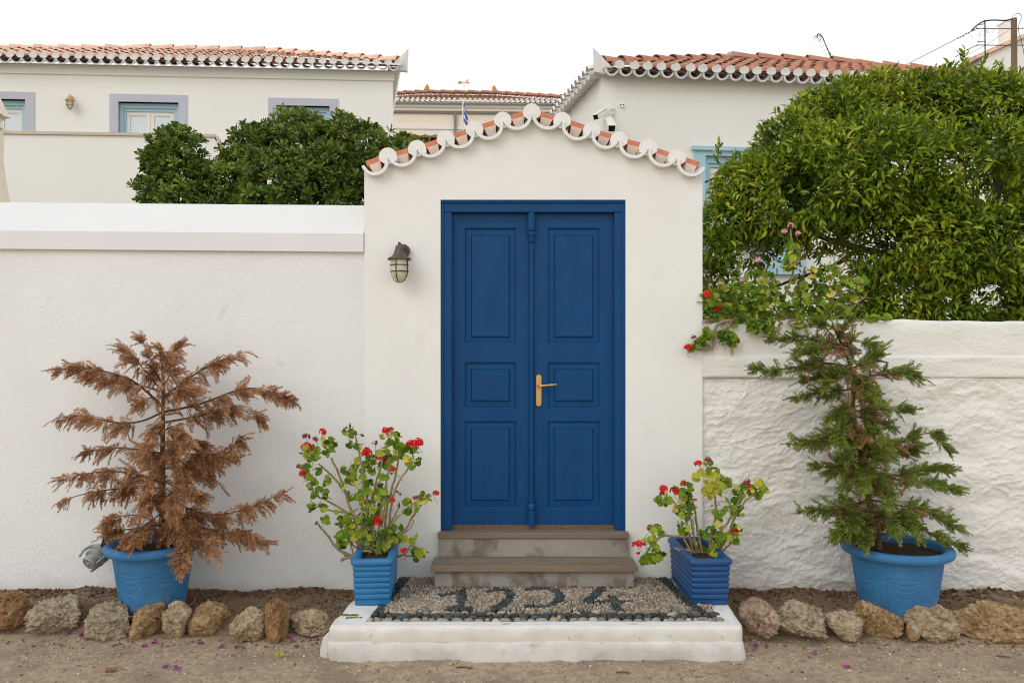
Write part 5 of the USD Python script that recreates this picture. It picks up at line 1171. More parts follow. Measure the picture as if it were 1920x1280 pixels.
# ------------------------------------------------------------------ conifers in the round pots
def spray_mesh(g, starts, dirs, ups, lens, droop, dense=11):
    """Feathery sprays: an axis with side twigs in one flattened plane, each twig edged with scale-like blades."""
    P_, A_, U_, S_ = [], [], [], []
    for s, d, u_, L in zip(starts, dirs, ups, lens):
        d = unit(d); dr = droop * g.uniform(-0.1, 1.8); side = unit(np.cross(d, u_)); n = max(4, int(dense * L / 0.10)); pos = s.copy(); cur = d.copy(); step = L / n
        for k in range(n):
            cur = unit(cur + np.array([0, 0, -dr * step * 6]) + g.normal(0, 0.06, 3)); pos = pos + cur * step
            fr = 1 - 0.75 * k / n
            for sg in (-1, 1):
                b = unit(cur * 0.85 + side * sg * g.uniform(0.5, 0.95) + g.normal(0, 0.16, 3)); bl = 0.034 * fr * g.uniform(0.7, 1.3) * (L / 0.12) ** 0.4 + 0.008
                P_.append(pos); A_.append(b); U_.append(u_); S_.append((bl, 0.0044, 0.005))
                if bl > 0.016:
                    m = pos + b * bl * 0.45
                    for s2 in (-1, 1):
                        b2 = unit(b * 0.9 + side * sg * s2 * 0.5 + cur * 0.3 + g.normal(0, 0.2, 3)); P_.append(m); A_.append(b2); U_.append(u_); S_.append((bl * 0.6, 0.0038, 0.004))
            P_.append(pos); A_.append(cur); U_.append(side); S_.append((step * 1.5, 0.0062, 0.005))
    P_, A_, U_, S_ = map(np.array, (P_, A_, U_, S_))
    tv = np.array([(0, 0, 0), (0.38, 0.55, 0.25), (0.38, -0.55, -0.1), (1, 0, 0)]); tf = np.array([(0, 2, 1), (1, 2, 3)])
    return scatter(tv, tf, P_, frames(A_, U_ + 1e-3), S_)

def conifer(name, label, trunk, branches, mats, seed, droop, spr, cat_='conifer', hang=0.0, density=1.0, bare=0.12, extra=(), trunk_sprays=0, dry=False):
    g = np.random.default_rng(seed); t = thing(name, label, cat_, trunk[0])
    tr = curve(trunk, 30); rs = np.linspace(0.024, 0.007, 30)
    tk = obj('trunk', tube(tr, rs, 9), mats[1], t, smooth=50)
    S, D = [], []
    for k in range(trunk_sprays):
        i = g.integers(3, 29); a = g.uniform(0, 6.28); S.append(tr[i] + g.normal(0, 0.008, 3)); D.append([math.cos(a), math.sin(a), g.uniform(-0.6, 0.8)])
    if S: obj('foliage', spray_mesh(g, S, D, [unit(np.array([0, -0.5, 1.0]) + g.normal(0, 0.5, 3)) for _ in S], g.uniform(spr[0], spr[1], len(S)), droop), mats[0], tk)
    for bi, (pts, r0) in enumerate(branches):
        c = curve(pts, 26); L = np.linalg.norm(np.diff(c, axis=0), axis=1).sum()
        br = obj('branch', tube(c, np.linspace(r0 * 0.75, 0.002, 26), 6), mats[1], t, smooth=50)
        n = int((L / 0.0062 + 10) * density); S, D, U, Ls = [], [], [], []
        tan = unit(np.gradient(c, axis=0)); cl = np.sort(g.uniform(bare, 1.0, max(4, n // 5)) ** 0.85)
        for q in range(n):
            s = float(np.clip(cl[g.integers(0, len(cl))] + g.normal(0, 0.02), bare, 1.0)); x_ = s * 25; k = min(24, int(x_)); a = tan[k]
            side = unit(np.cross(a, [0, 0, 1.0]) + 1e-4); sg = g.choice([-1, 1]); tipw = s ** 2
            low_ = hang * g.uniform(0.0, 1.5) * (1 - 0.6 * tipw)
            dirn = a * g.uniform(0.4, 1.2 + 0.5 * tipw) + side * sg * g.uniform(0.1, 0.9) + np.array([0, 0, g.uniform(-0.75, 0.95) - low_])
            S.append(c[k] + (c[k + 1] - c[k]) * (x_ - k) + g.normal(0, 0.004, 3)); D.append(dirn); U.append(unit(np.array([0, -0.5, 1.0]) + g.normal(0, 0.5, 3)))
            Ls.append((spr[0] + (spr[1] - spr[0]) * g.uniform() ** 1.5) * (1.12 - 0.5 * s))
        S.append(c[-2]); D.append(tan[-1]); U.append(np.array([0, -0.2, 1.0])); Ls.append(spr[1] * 0.7)
        m = mats[0] if bi not in extra else mats[2]
        obj('foliage', spray_mesh(g, S, D, U, Ls, droop), m, br)
        if dry:   # browned twigs close to the trunk
            n = max(3, n // 7); k_ = (g.uniform(0.0, 0.55, n) * 24).astype(int); obj('dry_twigs', spray_mesh(g, list(c[k_] + g.normal(0, 0.008, (n, 3)) + [0, -0.01, 0]), list(rand_unit(g, n) + [0, -0.3, -0.5]), [np.array([0, -0.5, 1.0])] * n, g.uniform(0.05, 0.12, n), 0.8), mats[2], br, kind='stuff')
    return t
def px_branches(defs, y0, g):
    out = []
    for ln, yy, r0 in defs:
        n = len(ln); out.append(([P(x, y, y0 + (yy - y0) * (i / (n - 1)) ** 0.9) for i, (x, y) in enumerate(ln)], r0))
    return out
Y0 = -0.34
dead = [([(303, 762), (255, 718), (200, 697), (150, 690), (112, 693)], -0.48, .012), ([(303, 735), (262, 722), (215, 715), (160, 702)], -0.22, .008), ([(304, 772), (262, 790), (205, 790), (150, 780), (104, 784)], -0.34, .011), ([(304, 850), (262, 843), (212, 840), (160, 848)], -0.36, .010),
        ([(303, 905), (250, 888), (190, 884), (124, 897)], -0.45, .011), ([(303, 915), (240, 915), (175, 922), (114, 938)], -0.30, .011), ([(303, 985), (255, 965), (202, 975)], -0.45, .008), ([(303, 1010), (255, 992), (203, 998)], -0.38, .008),
        ([(305, 722), (286, 682), (268, 642)], -0.34, .009), ([(305, 700), (318, 668), (334, 652)], -0.30, .007), ([(305, 735), (268, 690), (232, 656)], -0.42, .008), ([(305, 725), (320, 690), (300, 655)], -0.5, .007),
        ([(306, 745), (360, 705), (410, 677), (458, 660)], -0.36, .011), ([(306, 772), (390, 752), (460, 728), (510, 735), (546, 748)], -0.45, .012), ([(306, 792), (395, 775), (448, 768), (484, 784)], -0.26, .010), ([(306, 842), (372, 852), (420, 845), (452, 820)], -0.45, .010),
        ([(306, 868), (370, 880), (412, 905)], -0.32, .009), ([(308, 870), (380, 862), (440, 858)], -0.25, .008), ([(310, 930), (380, 962), (445, 958), (528, 925)], -0.42, .011), ([(310, 945), (380, 988), (440, 1000), (494, 1016)], -0.5, .010), ([(310, 955), (352, 985), (345, 1030), (338, 1062)], -0.78, .009),
        ([(310, 960), (375, 1005), (400, 1035)], -0.62, .009), ([(304, 800), (290, 800), (275, 835)], -0.62, .008), ([(305, 810), (330, 800), (345, 830)], -0.62, .008), ([(305, 870), (290, 880), (275, 910)], -0.66, .008), ([(305, 880), (335, 880), (355, 915)], -0.64, .008), ([(305, 930), (285, 930), (262, 962)], -0.64, .008),
        ([(305, 940), (320, 930), (325, 965)], -0.70, .008), ([(305, 990), (285, 985), (258, 1012)], -0.62, .007), ([(305, 990), (325, 985), (330, 1012)], -0.60, .007), ([(305, 750), (330, 735), (372, 730)], -0.52, .008), ([(305, 760), (285, 745), (262, 755)], -0.52, .007), ([(305, 830), (340, 825), (392, 835)], -0.15, .008), ([(305, 985), (345, 985), (385, 1000)], -0.3, .007),
        ([(305, 830), (318, 838), (332, 868)], -0.66, .007), ([(305, 850), (280, 850), (250, 870)], -0.6, .007), ([(305, 900), (345, 920), (380, 930)], -0.55, .007), ([(305, 960), (270, 985), (235, 1010)], -0.6, .007)]
tr = [P(304, 1045, Y0), P(305, 960, Y0), P(305, 860, Y0), P(306, 760, Y0), P(305, 690, Y0), P(300, 655, Y0)]
conifer('dead_conifer', 'dead rust brown conifer with drooping dry branches in the left blue pot', tr, px_branches(dead, Y0, g), ('spray_dead', 'bark_brown', 'spray_dead'), 61, 0.9, (0.05, 0.165), hang=0.9, density=0.85, trunk_sprays=45)
Y1 = -0.37
jun = [([(1592, 650), (1540, 640), (1490, 636), (1446, 632)], -0.42, .009), ([(1598, 690), (1540, 680), (1480, 690), (1416, 692)], -0.5, .010), ([(1598, 690), (1550, 700), (1500, 715)], -0.3, .008), ([(1598, 730), (1550, 735), (1492, 746)], -0.4, .009), ([(1602, 800), (1555, 822), (1520, 828), (1484, 832)], -0.45, .009), ([(1604, 805), (1570, 812), (1525, 822)], -0.25, .008), ([(1612, 860), (1570, 875), (1530, 872)], -0.42, .008),
       ([(1620, 940), (1570, 950), (1504, 958)], -0.45, .009), ([(1630, 1000), (1595, 1000), (1562, 1004)], -0.5, .007), ([(1575, 645), (1600, 640), (1634, 648)], -0.42, .007), ([(1598, 690), (1632, 672), (1656, 652)], -0.36, .008), ([(1598, 712), (1660, 700), (1698, 698), (1730, 710)], -0.4, .009), ([(1600, 770), (1655, 768), (1702, 766)], -0.42, .008),
       ([(1600, 780), (1640, 790), (1670, 800)], -0.3, .008), ([(1610, 835), (1680, 832), (1745, 812), (1778, 842)], -0.45, .010), ([(1612, 842), (1680, 848), (1730, 835)], -0.28, .009), ([(1616, 880), (1690, 900), (1745, 905), (1792, 918)], -0.45, .010), ([(1616, 885), (1690, 890), (1745, 878), (1785, 882)], -0.32, .009), ([(1625, 935), (1700, 950), (1760, 968), (1802, 990)], -0.46, .010), ([(1635, 968), (1700, 985), (1750, 1000), (1798, 1024)], -0.5, .010),
       ([(1560, 630), (1545, 612), (1530, 604)], -0.4, .006), ([(1565, 640), (1580, 615), (1592, 602)], -0.42, .006), ([(1575, 650), (1530, 655), (1490, 665)], -0.55, .007), ([(1598, 700), (1565, 700), (1545, 725)], -0.62, .007), ([(1598, 720), (1620, 720), (1640, 742)], -0.6, .007), ([(1600, 790), (1580, 800), (1575, 830)], -0.6, .007), ([(1605, 830), (1640, 840), (1655, 860)], -0.6, .007),
       ([(1615, 890), (1590, 900), (1580, 925)], -0.62, .007), ([(1620, 910), (1650, 915), (1665, 945)], -0.62, .007), ([(1630, 960), (1610, 965), (1592, 1000)], -0.64, .007), ([(1635, 970), (1660, 970), (1680, 1000)], -0.62, .007), ([(1640, 990), (1625, 985), (1622, 1020)], -0.62, .006), ([(1600, 760), (1575, 770), (1560, 782)], -0.5, .007), ([(1598, 740), (1630, 745), (1652, 765)], -0.2, .007), ([(1615, 860), (1585, 865), (1560, 890)], -0.2, .007),
       ([(1606, 815), (1630, 812), (1668, 838)], -0.66, .006), ([(1602, 805), (1598, 830), (1590, 860)], -0.58, .006), ([(1612, 870), (1625, 880), (1618, 915)], -0.6, .006), ([(1640, 960), (1690, 965), (1720, 1000)], -0.58, .007), ([(1600, 960), (1575, 975), (1570, 1005)], -0.58, .006)]
tr = [P(1650, 1048, Y1), P(1644, 1000, Y1), P(1625, 920, Y1), P(1611, 840, Y1), P(1600, 770, Y1), P(1598, 700, Y1), P(1580, 650, Y1), P(1560, 606, Y1)]
conifer('juniper', 'green feathery juniper with a few bronze twigs in the right blue pot', tr, px_branches(jun, Y1, g), ('spray_green', 'bark_brown', 'spray_bronze'), 62, 0.12, (0.045, 0.130), hang=0.12, density=1.05, bare=0.06, trunk_sprays=110, dry=True)

# ------------------------------------------------------------------ geraniums
def ger_leaf(n=16):
    v = [(0, 0, 0)]; 
    for k in range(n + 1):
        a = math.radians(-160 + 320 * k / n); r = 0.5 * (1 + 0.09 * math.cos(a * 7)) * (0.86 + 0.14 * math.cos(a * 0.5)); v.append((0.10 + r * math.cos(a), r * math.sin(a), 0.16 * r * r * 4 - 0.05 + 0.035 * math.cos(a * 7)))
    return np.array(v), np.array([(0, k, k + 1) for k in range(1, n + 1)])
GL = ger_leaf()
def flower_head(g, c, r, n=16):
    """A ball of five-petalled florets."""
    Pn, A, U, S = [], [], [], []
    d = rand_unit(g, n); d[:, 2] = np.abs(d[:, 2]) * 0.8 - 0.15; d[:, 1] -= 0.25; d = unit(d)
    for q in d:
        o = c + q * r * g.uniform(0.5, 0.95); fr = frames(q[None], rand_unit(g, 1))[0]
        for k in range(5):
            a = 2 * math.pi * k / 5 + g.uniform(0, .3); Pn.append(o); A.append(unit(fr[:, 1] * math.cos(a) + fr[:, 2] * math.sin(a) + q * 0.35)); U.append(q); S.append(r * g.uniform(0.45, 0.62))
    tv = np.array([(0, 0, 0), (0.5, 0.33, 0.05), (0.95, 0.28, 0.02), (1.1, 0, 0), (0.95, -0.28, 0.02), (0.5, -0.33, 0.05)]); tf = np.array([(0, k, k + 1) for k in range(1, 5)])
    return scatter(tv, tf, np.array(Pn), frames(np.array(A), np.array(U)), np.array(S))
def geranium(name, label, conv, y0, stems, leaves, flowers, seed, loc, limit=295, lsize=(0.034, 0.066), spread=0.06, dry=(), cat_='geranium', front=None, mult=1.6):
    g = np.random.default_rng(seed); t = thing(name, label, cat_, loc); made = 0; rest = []
    def dep(k, yy=0): return (-0.035 - g.uniform(0, 0.03)) if (front and yy > front) else y0 + g.uniform(-spread, spread)
    for ln, w in stems:
        y_a, y_b = y0 + g.uniform(-0.02, 0.02), dep(0); n = len(ln)
        yy = [(-0.03 if front and y > front else y_a + (y_b - y_a) * i / (n - 1)) for i, (x, y) in enumerate(ln)]
        pts = [P(*conv(x, y), yy[i]) for i, (x, y) in enumerate(ln)]
        c = curve(pts, 18); c[1:-1] += g.normal(0, 0.0022, (16, 3)); rr_ = np.linspace(w, w * 0.6, 18) * (1 + 0.16 * (np.arange(18) % 3 == 0))
        obj('stem', tube(c, rr_, 7), 'stem_grey' if w > 0.0105 else 'stem_green', t, smooth=50)
        for k in range(4, 17, 3):   # leaf stalks and old stubs
            if g.random() < 0.6:
                d = unit(rand_unit(g, 1)[0] + [0, -0.2, 0.5]); obj('stalk', tube([c[k], c[k] + d * g.uniform(0.012, 0.04)], 0.0016, 4), 'stem_green', t)
    for item in leaves:
        x, y, r, n = item[:4]; mat = item[4] if len(item) > 4 else None
        for k in range(int(n * mult + 0.5)):
            a, q = g.uniform(0, 6.28), math.sqrt(g.uniform(0, 1)) * r
            p = P(*conv(x + q * math.cos(a), y + q * math.sin(a) * 0.9), dep(0, y) + (0 if front and y > front else g.uniform(-0.05, 0.05)))
            nn = unit(np.array([g.normal(0, 0.5), -0.55 + g.normal(0, 0.4), 0.65 + g.normal(0, 0.45)])); ax = unit(np.array([math.cos(a), g.normal(-.2, 0.4), -math.sin(a) * 0.8 - 0.1]) + 1e-3)
            m = scatter(*GL, p[None], frames(ax[None], nn[None]), np.array([g.uniform(*lsize)]))
            mt = mat or ('leaf_yellow' if g.random() < 0.02 else 'leaf_lime' if g.random() < 0.06 else 'leaf_geranium')
            if made < limit or mt != 'leaf_geranium': obj('leaf', m, mt, t); made += 1
            else: rest.append(m)
    if rest: obj('small_leaves', cat_meshes(rest), 'leaf_geranium', t, kind='stuff')
    for x, y in dry:
        p = P(*conv(x, y), dep(0, y)); m = scatter(*GL, p[None], frames(rand_unit(g, 1), rand_unit(g, 1)), np.array([[0.036, 0.02, 0.05]])); obj('dry_leaf', m, 'dry_leaf', t)
    for item in flowers:
        x, y, r = item[:3]; mt = item[3] if len(item) > 3 else 'petal_red'
        p = P(*conv(x, y), -0.06 if front and y > front else y0 - g.uniform(0.0, spread)); rad = np.linalg.norm(P(*conv(x + r, y), y0) - P(*conv(x, y), y0))
        obj('flower_head', flower_head(g, p, rad, 15 if mt == 'petal_red' else 9), mt, t)
        obj('flower_stalk', tube(curve([p, p + np.array([g.normal(0, 0.01), 0.01, -0.03]), p + np.array([g.normal(0, 0.025), 0.02, -0.065])], 8), 0.0016, 4), 'stem_green', t)
    return t
cA = lambda x, y: (520 + x / 3.369, 780 + y / 3.369)
stA = [([(560, 900), (545, 690), (480, 620), (420, 450), (340, 260)], .0105), ([(425, 475), (340, 370), (260, 300)], .008), ([(560, 690), (530, 660), (430, 600), (330, 540), (230, 480), (215, 400)], .008), ([(460, 612), (320, 590), (260, 560)], .006),
       ([(575, 900), (560, 500), (540, 350), (510, 200), (490, 110)], .009), ([(600, 900), (610, 600), (620, 420), (660, 300), (650, 230)], .008), ([(680, 900), (690, 600), (740, 400), (770, 240)], .0095), ([(690, 900), (720, 560), (760, 430), (850, 300)], .0095), ([(700, 900), (720, 690), (780, 620)], .009),
       ([(700, 900), (800, 720), (900, 570), (940, 505)], .009), ([(800, 740), (850, 690), (862, 655)], .0055), ([(560, 900), (400, 850), (330, 770), (260, 680)], .0108), ([(520, 890), (430, 880), (370, 750)], .009), ([(600, 890), (450, 890), (402, 912)], .014), ([(660, 880), (790, 875), (850, 820), (890, 830)], .0085), ([(790, 872), (850, 886)], .006),
       ([(640, 900), (650, 640), (690, 400), (710, 300)], .0085), ([(600, 900), (590, 640), (600, 480)], .008), ([(940, 505), (970, 500), (1000, 492)], .002), ([(580, 880), (470, 800), (440, 700)], .008), ([(640, 880), (560, 800), (500, 720)], .009), ([(480, 420), (465, 360), (462, 310)], .005), ([(700, 700), (760, 590), (770, 540)], .006), ([(460, 900), (520, 860), (600, 850)], .012), ([(660, 700), (680, 560), (690, 430)], .007)] + [([(480 + 9 * k, 900), (500 + 14 * k + (k * 37) % 60 - 30, 830), (470 + 17 * k + (k * 53) % 90 - 45, 740)], .006 + .001 * (k % 4)) for k in range(16)] + [([(470 + 40 * k, 890), (520 + 30 * k, 850 - 12 * k), (600 + 20 * k, 858 + 4 * k)], .007) for k in range(5)]
lfA = [(200, 250, 60, 13), (310, 190, 60, 13), (220, 340, 50, 9), (190, 410, 45, 6), (270, 490, 40, 5), (250, 570, 40, 4), (300, 400, 32, 4), (450, 110, 38, 5), (480, 180, 38, 5), (520, 315, 45, 6), (460, 330, 40, 4), (500, 450, 85, 18), (590, 480, 75, 15), (550, 570, 60, 9), (570, 635, 45, 5), (620, 300, 60, 11), (720, 140, 60, 13), (740, 210, 62, 11), (680, 260, 55, 8), (830, 230, 55, 10), (860, 290, 32, 5),
       (670, 530, 38, 6), (620, 590, 32, 4), (420, 700, 60, 11), (480, 660, 48, 8), (540, 720, 72, 14), (640, 790, 72, 15), (760, 740, 60, 11), (700, 760, 52, 8), (840, 570, 48, 9), (935, 512, 28, 5), (860, 790, 26, 3), (868, 880, 26, 3), (905, 848, 22, 3), (300, 670, 26, 4), (430, 780, 42, 6), (700, 360, 42, 5), (900, 550, 18, 2, 'leaf_yellow'), (830, 275, 22, 2, 'leaf_yellow'), (545, 730, 30, 3, 'leaf_lime'), (340, 590, 40, 3)]
flA = [(185, 198, 35), (285, 105, 24), (180, 130, 25, 'petal_dull'), (165, 365, 30), (140, 320, 20, 'petal_dull'), (565, 235, 34), (645, 262, 24), (675, 282, 20), (685, 92, 26), (890, 170, 34), (842, 175, 27), (800, 190, 18, 'petal_dull'), (635, 668, 34), (728, 530, 17), (1002, 488, 20), (730, 338, 19), (615, 170, 18, 'petal_dull'), (800, 850, 22), (440, 90, 22, 'petal_dull'), (240, 150, 20, 'petal_dull'), (870, 520, 18, 'petal_dull'), (715, 80, 16, 'petal_dull')]
geranium('geranium', 'tall bushy red geranium in the light blue planter left of the steps', cA, -0.33, stA, lfA, flA, 71, (-0.90, -0.33, PZ + 0.26), limit=290, dry=((250, 670), (200, 465), (210, 535), (430, 365), (530, 120), (770, 560), (680, 770), (330, 520), (505, 200), (760, 480), (775, 490)), spread=0.09)
cB = lambda x, y: (1170 + x / 4.0, 840 + y / 4.0)
stB = [([(525, 800), (480, 600), (440, 480), (370, 400)], .009), ([(590, 800), (550, 600), (520, 420), (490, 340)], .009), ([(630, 800), (670, 600), (690, 440), (670, 330)], .0095), ([(660, 800), (720, 640), (800, 520), (850, 420), (900, 340)], .0095), ([(720, 760), (780, 650), (830, 520), (900, 410), (980, 340)], .009), ([(720, 790), (790, 720), (825, 690)], .007), ([(570, 790), (500, 680), (400, 655), (290, 660), (220, 710), (165, 790)], .009),
       ([(510, 800), (430, 620), (405, 550)], .008), ([(550, 800), (500, 540), (430, 350)], .007), ([(640, 840), (540, 780), (440, 760), (370, 750)], .011), ([(600, 790), (650, 830), (690, 850)], .008), ([(540, 790), (545, 700)], .008), ([(700, 770), (715, 690), (740, 610)], .006), ([(520, 640), (515, 520)], .005), ([(570, 140), (620, 180)], .002)]
lfB = [(300, 380, 45, 10), (450, 310, 60, 13), (470, 430, 50, 9), (480, 500, 42, 6), (430, 600, 38, 6), (595, 215, 55, 9, 'leaf_lime'), (650, 150, 50, 7), (680, 285, 68, 14, 'leaf_lime'), (740, 240, 42, 7), (630, 340, 26, 3, 'leaf_yellow'), (715, 490, 26, 3), (600, 640, 30, 4), (690, 590, 32, 4), (810, 430, 52, 9), (850, 480, 42, 7), (870, 330, 42, 8), (995, 300, 62, 11, 'leaf_lime'), (920, 290, 32, 5), (1000, 320, 40, 4), (740, 670, 42, 6), (830, 670, 32, 5),
       (850, 590, 20, 3), (690, 760, 32, 5), (650, 865, 52, 8), (705, 900, 34, 5), (235, 640, 52, 8), (200, 685, 32, 5, 'leaf_lime'), (230, 790, 52, 11), (165, 810, 38, 6), (695, 665, 38, 5), (610, 770, 22, 3), (400, 460, 25, 3), (680, 240, 50, 6, 'leaf_lime')]
flB = [(555, 115, 30), (625, 88, 28, 'petal_dull'), (445, 262, 22), (297, 310, 34), (385, 325, 38), (285, 345, 22, 'petal_dull'), (190, 598, 24, 'petal_dull'), (100, 722, 36), (145, 718, 18), (105, 785, 14), (825, 632, 32), (650, 828, 34), (920, 252, 24, 'petal_dull'), (935, 292, 24), (795, 465, 14, 'petal_pink'), (530, 385, 14, 'petal_dull'), (260, 770, 14, 'petal_dull')]
geranium('geranium', 'sparse yellowing red geranium in the dark blue planter right of the steps', cB, -0.36, stB, lfB, flB, 72, (1.25, -0.36, PZ + 0.26), limit=290, dry=((700, 430), (655, 430), (730, 355), (735, 545), (740, 300), (520, 640), (950, 330), (880, 340), (720, 545)), spread=0.10, lsize=(0.034, 0.066))
cC = lambda x, y: (x, y)
stC = [([(1400, 599), (1350, 606), (1338, 628), (1336, 652), (1312, 656), (1290, 655)], .012), ([(1336, 656), (1325, 650)], .006), ([(1350, 606), (1346, 580)], .006), ([(1330, 625), (1355, 620), (1372, 612)], .008), ([(1340, 622), (1320, 615)], .004), ([(1380, 600), (1366, 610), (1358, 622)], .009), ([(1336, 652), (1318, 640)], .005), ([(1460, 598), (1458, 620), (1440, 632)], .010), ([(1500, 598), (1478, 606), (1492, 614), (1515, 612)], .010), ([(1590, 600), (1618, 603), (1614, 611)], .008), ([(1410, 600), (1412, 612)], .006),
       ([(1480, 600), (1470, 560), (1485, 520), (1482, 430)], .009), ([(1500, 600), (1520, 560), (1545, 530), (1580, 500)], .009), ([(1470, 600), (1440, 560), (1420, 530)], .008), ([(1420, 600), (1380, 570), (1350, 550)], .008), ([(1540, 600), (1560, 560), (1600, 540)], .008), ([(1490, 590), (1500, 540), (1510, 500)], .010), ([(1450, 600), (1400, 585), (1335, 575)], .010), ([(1560, 600), (1600, 575), (1630, 545)], .006), ([(1320, 602), (1360, 600), (1430, 601)], .013)]
lfC = [(1345, 560, 34, 22), (1390, 565, 36, 24), (1425, 540, 34, 18), (1372, 590, 26, 14), (1450, 582, 34, 20), (1485, 550, 34, 14), (1520, 560, 34, 16), (1550, 528, 32, 14), (1505, 588, 30, 14), (1560, 588, 30, 14), (1590, 545, 26, 9), (1335, 590, 18, 8), (1420, 605, 14, 5), (1362, 632, 15, 9), (1375, 640, 9, 4), (1327, 624, 9, 5), (1312, 642, 7, 5), (1408, 614, 8, 4), (1440, 614, 12, 7), (1418, 618, 4, 2), (1500, 604, 8, 3), (1622, 598, 6, 2), (1640, 597, 6, 2), (1662, 598, 6, 3), (1296, 652, 5, 3),
       (1550, 510, 20, 6), (1485, 470, 14, 7), (1480, 495, 16, 6), (1525, 512, 10, 3, 'leaf_yellow'), (1556, 548, 7, 2, 'leaf_yellow'), (1484, 500, 6, 2, 'leaf_yellow'), (1440, 560, 30, 8), (1610, 530, 14, 4)]
flC = [(1326, 553, 8), (1344, 579, 9), (1290, 653, 7), (1482, 424, 6, 'petal_pink'), (1470, 434, 5, 'petal_pink'), (1496, 438, 5, 'petal_pink'), (1352, 534, 6, 'petal_pink'), (1420, 488, 6, 'petal_pink'), (1427, 523, 6, 'petal_pink'), (1440, 522, 5, 'petal_pink'), (1391, 525, 5, 'petal_pink'), (1614, 530, 5, 'petal_pink'), (1301, 633, 5, 'petal_dull'), (1330, 528, 5, 'petal_dull')]
drC = [(1500, 470 + k * 9) for k in range(7)] + [(1330 + (k * 67) % 285, 530 + (k * 41) % 72) for k in range(60)] + [(1490 + (k * 13) % 24, 468 + (k * 17) % 110) for k in range(26)] + [(1504, 520), (1498, 535), (1440, 628), (1446, 622), (1434, 630), (1450, 615), (1460, 608), (1405, 620), (1402, 612), (1590, 505), (1598, 520), (1585, 575), (1400, 550), (1345, 545), (1430, 600), (1510, 540), (1520, 580), (1365, 645), (1480, 590), (1470, 575)]
geranium('overhanging_geranium', 'straggly old geranium and pink lantana spilling over the right wall top', cC, 0.06, stC, lfC, flC, 73, (2.6, 0.1, 2.0), limit=290, dry=drC, mult=4.6, lsize=(0.026, 0.058), spread=0.07, front=600)

# ------------------------------------------------------------------ small litter
g = np.random.default_rng(91)
GT = [(0.46, 0.39, 0.30), (0.36, 0.30, 0.23), (0.27, 0.22, 0.17), (0.55, 0.46, 0.35), (0.38, 0.29, 0.20), (0.20, 0.16, 0.12)]
oc = trimesh.creation.icosphere(0); ov, of = np.asarray(oc.vertices), np.asarray(oc.faces); oc = trimesh.creation.icosphere(2); ov2, of2 = np.asarray(oc.vertices), np.asarray(oc.faces)
def zstreet(x, y): return street_fn(np.array([[x]]), np.array([[y]]))[0, 0, 2]
def stones(n, sampler, size, zf=None):
    xy = np.array([sampler() for _ in range(n)]); z_ = street_fn(xy[:, 0], xy[:, 1])[:, 2]
    if zf is not None: z_ = zf(xy, z_)
    s = size(n); sc = np.stack([s * g.uniform(0.8, 1.5, n), s * g.uniform(0.7, 1.2, n), s * g.uniform(0.45, 0.8, n)], 1); a = g.uniform(0, 6.28, n)
    rot = np.stack([np.stack([np.cos(a), -np.sin(a), a * 0], -1), np.stack([np.sin(a), np.cos(a), a * 0], -1), np.stack([a * 0, a * 0, a * 0 + 1], -1)], 1)
    m = scatter(ov, of, np.column_stack([xy, z_ + sc[:, 2] * 0.35]), rot, sc); c = np.array(GT)[g.integers(0, len(GT), n)] * g.uniform(0.7, 1.15, (n, 1))
    return m, np.repeat(c, len(ov), 0)
m, c = stones(14000, lambda: (g.uniform(-3.4, 3.4), -0.66 - abs(g.normal(0, 0.45))), lambda n: np.minimum(0.0018 + g.exponential(0.0014, n), 0.011))
obj('gravel', m, 'gravel', smooth=True, color=c * np.repeat(g.choice([0.55, 0.9, 1.2, 1.5], len(c) // len(ov), p=[0.18, 0.32, 0.33, 0.17]), len(ov))[:, None], label='loose fine gravel scattered on the dirt street', cat='gravel', kind='stuff')
def bedz(xy, z_):
    p = np.stack([xy[:, 0] * 5, xy[:, 1] * 5, xy[:, 0] * 0 + 3], -1); t = np.clip((xy[:, 1] + 0.66) / 0.20, 0, 1); t = t * t * (3 - 2 * t)
    return -0.03 + 0.117 * t + (fbm(p, 5, 5) - 0.5) * 0.07 * t + 0.018 * np.exp(-((xy[:, 1]) / 0.07) ** 2)
def bedxy(): 
    s = g.uniform(-3.8, 3.8)
    while -1.1 < s < 1.42: s = g.uniform(-3.8, 3.8)
    return (s, g.uniform(-0.56, -0.005))
m, c = stones(5000, bedxy, lambda n: np.minimum(0.003 + g.exponential(0.003, n), 0.02), bedz)
obj('soil_crumbs', m, 'gravel', smooth=True, color=c * [0.55, 0.45, 0.36], label='crumbled earth and grit covering the soil beds', cat='grit', kind='stuff')
# dry leaves lying along the foot of the wall
n = 1000; xy = np.array([bedxy() for _ in range(n)]); xy[:, 1] = -np.abs(g.normal(0.03, 0.05, n)) - 0.012; z_ = bedz(xy, None) + 0.006
m = scatter(*GL, np.column_stack([xy, z_]), frames(rand_unit(g, n), rand_unit(g, n)), np.stack([g.uniform(0.010, 0.034, n)] * 3, 1))
obj('leaf_litter', m, 'dry_leaf', label='dry brown leaf litter along the foot of the walls', cat='leaf litter', kind='stuff')
n = 260; s = g.uniform(-3.6, 3.6, 3000); s = s[(s < -1.12) | (s > 1.40)][:n]; yy = -0.66 - np.abs(g.normal(0, 0.09, n)); z_ = street_fn(s, yy)[:, 2] + 0.006
m = scatter(*GL, np.column_stack([s, yy, z_]), frames(rand_unit(g, n), unit(rand_unit(g, n) + [0, 0, 1.2])), np.stack([g.uniform(0.008, 0.026, n)] * 3, 1))
obj('leaf_scraps', m, 'dry_leaf', label='dry leaf scraps caught along the foot of the rocks', cat='leaf litter', kind='stuff')
n = 130; s = g.uniform(-0.52, 0.82, n); xy = np.column_stack([s, -0.262 - np.abs(g.normal(0, 0.012, n))]); 
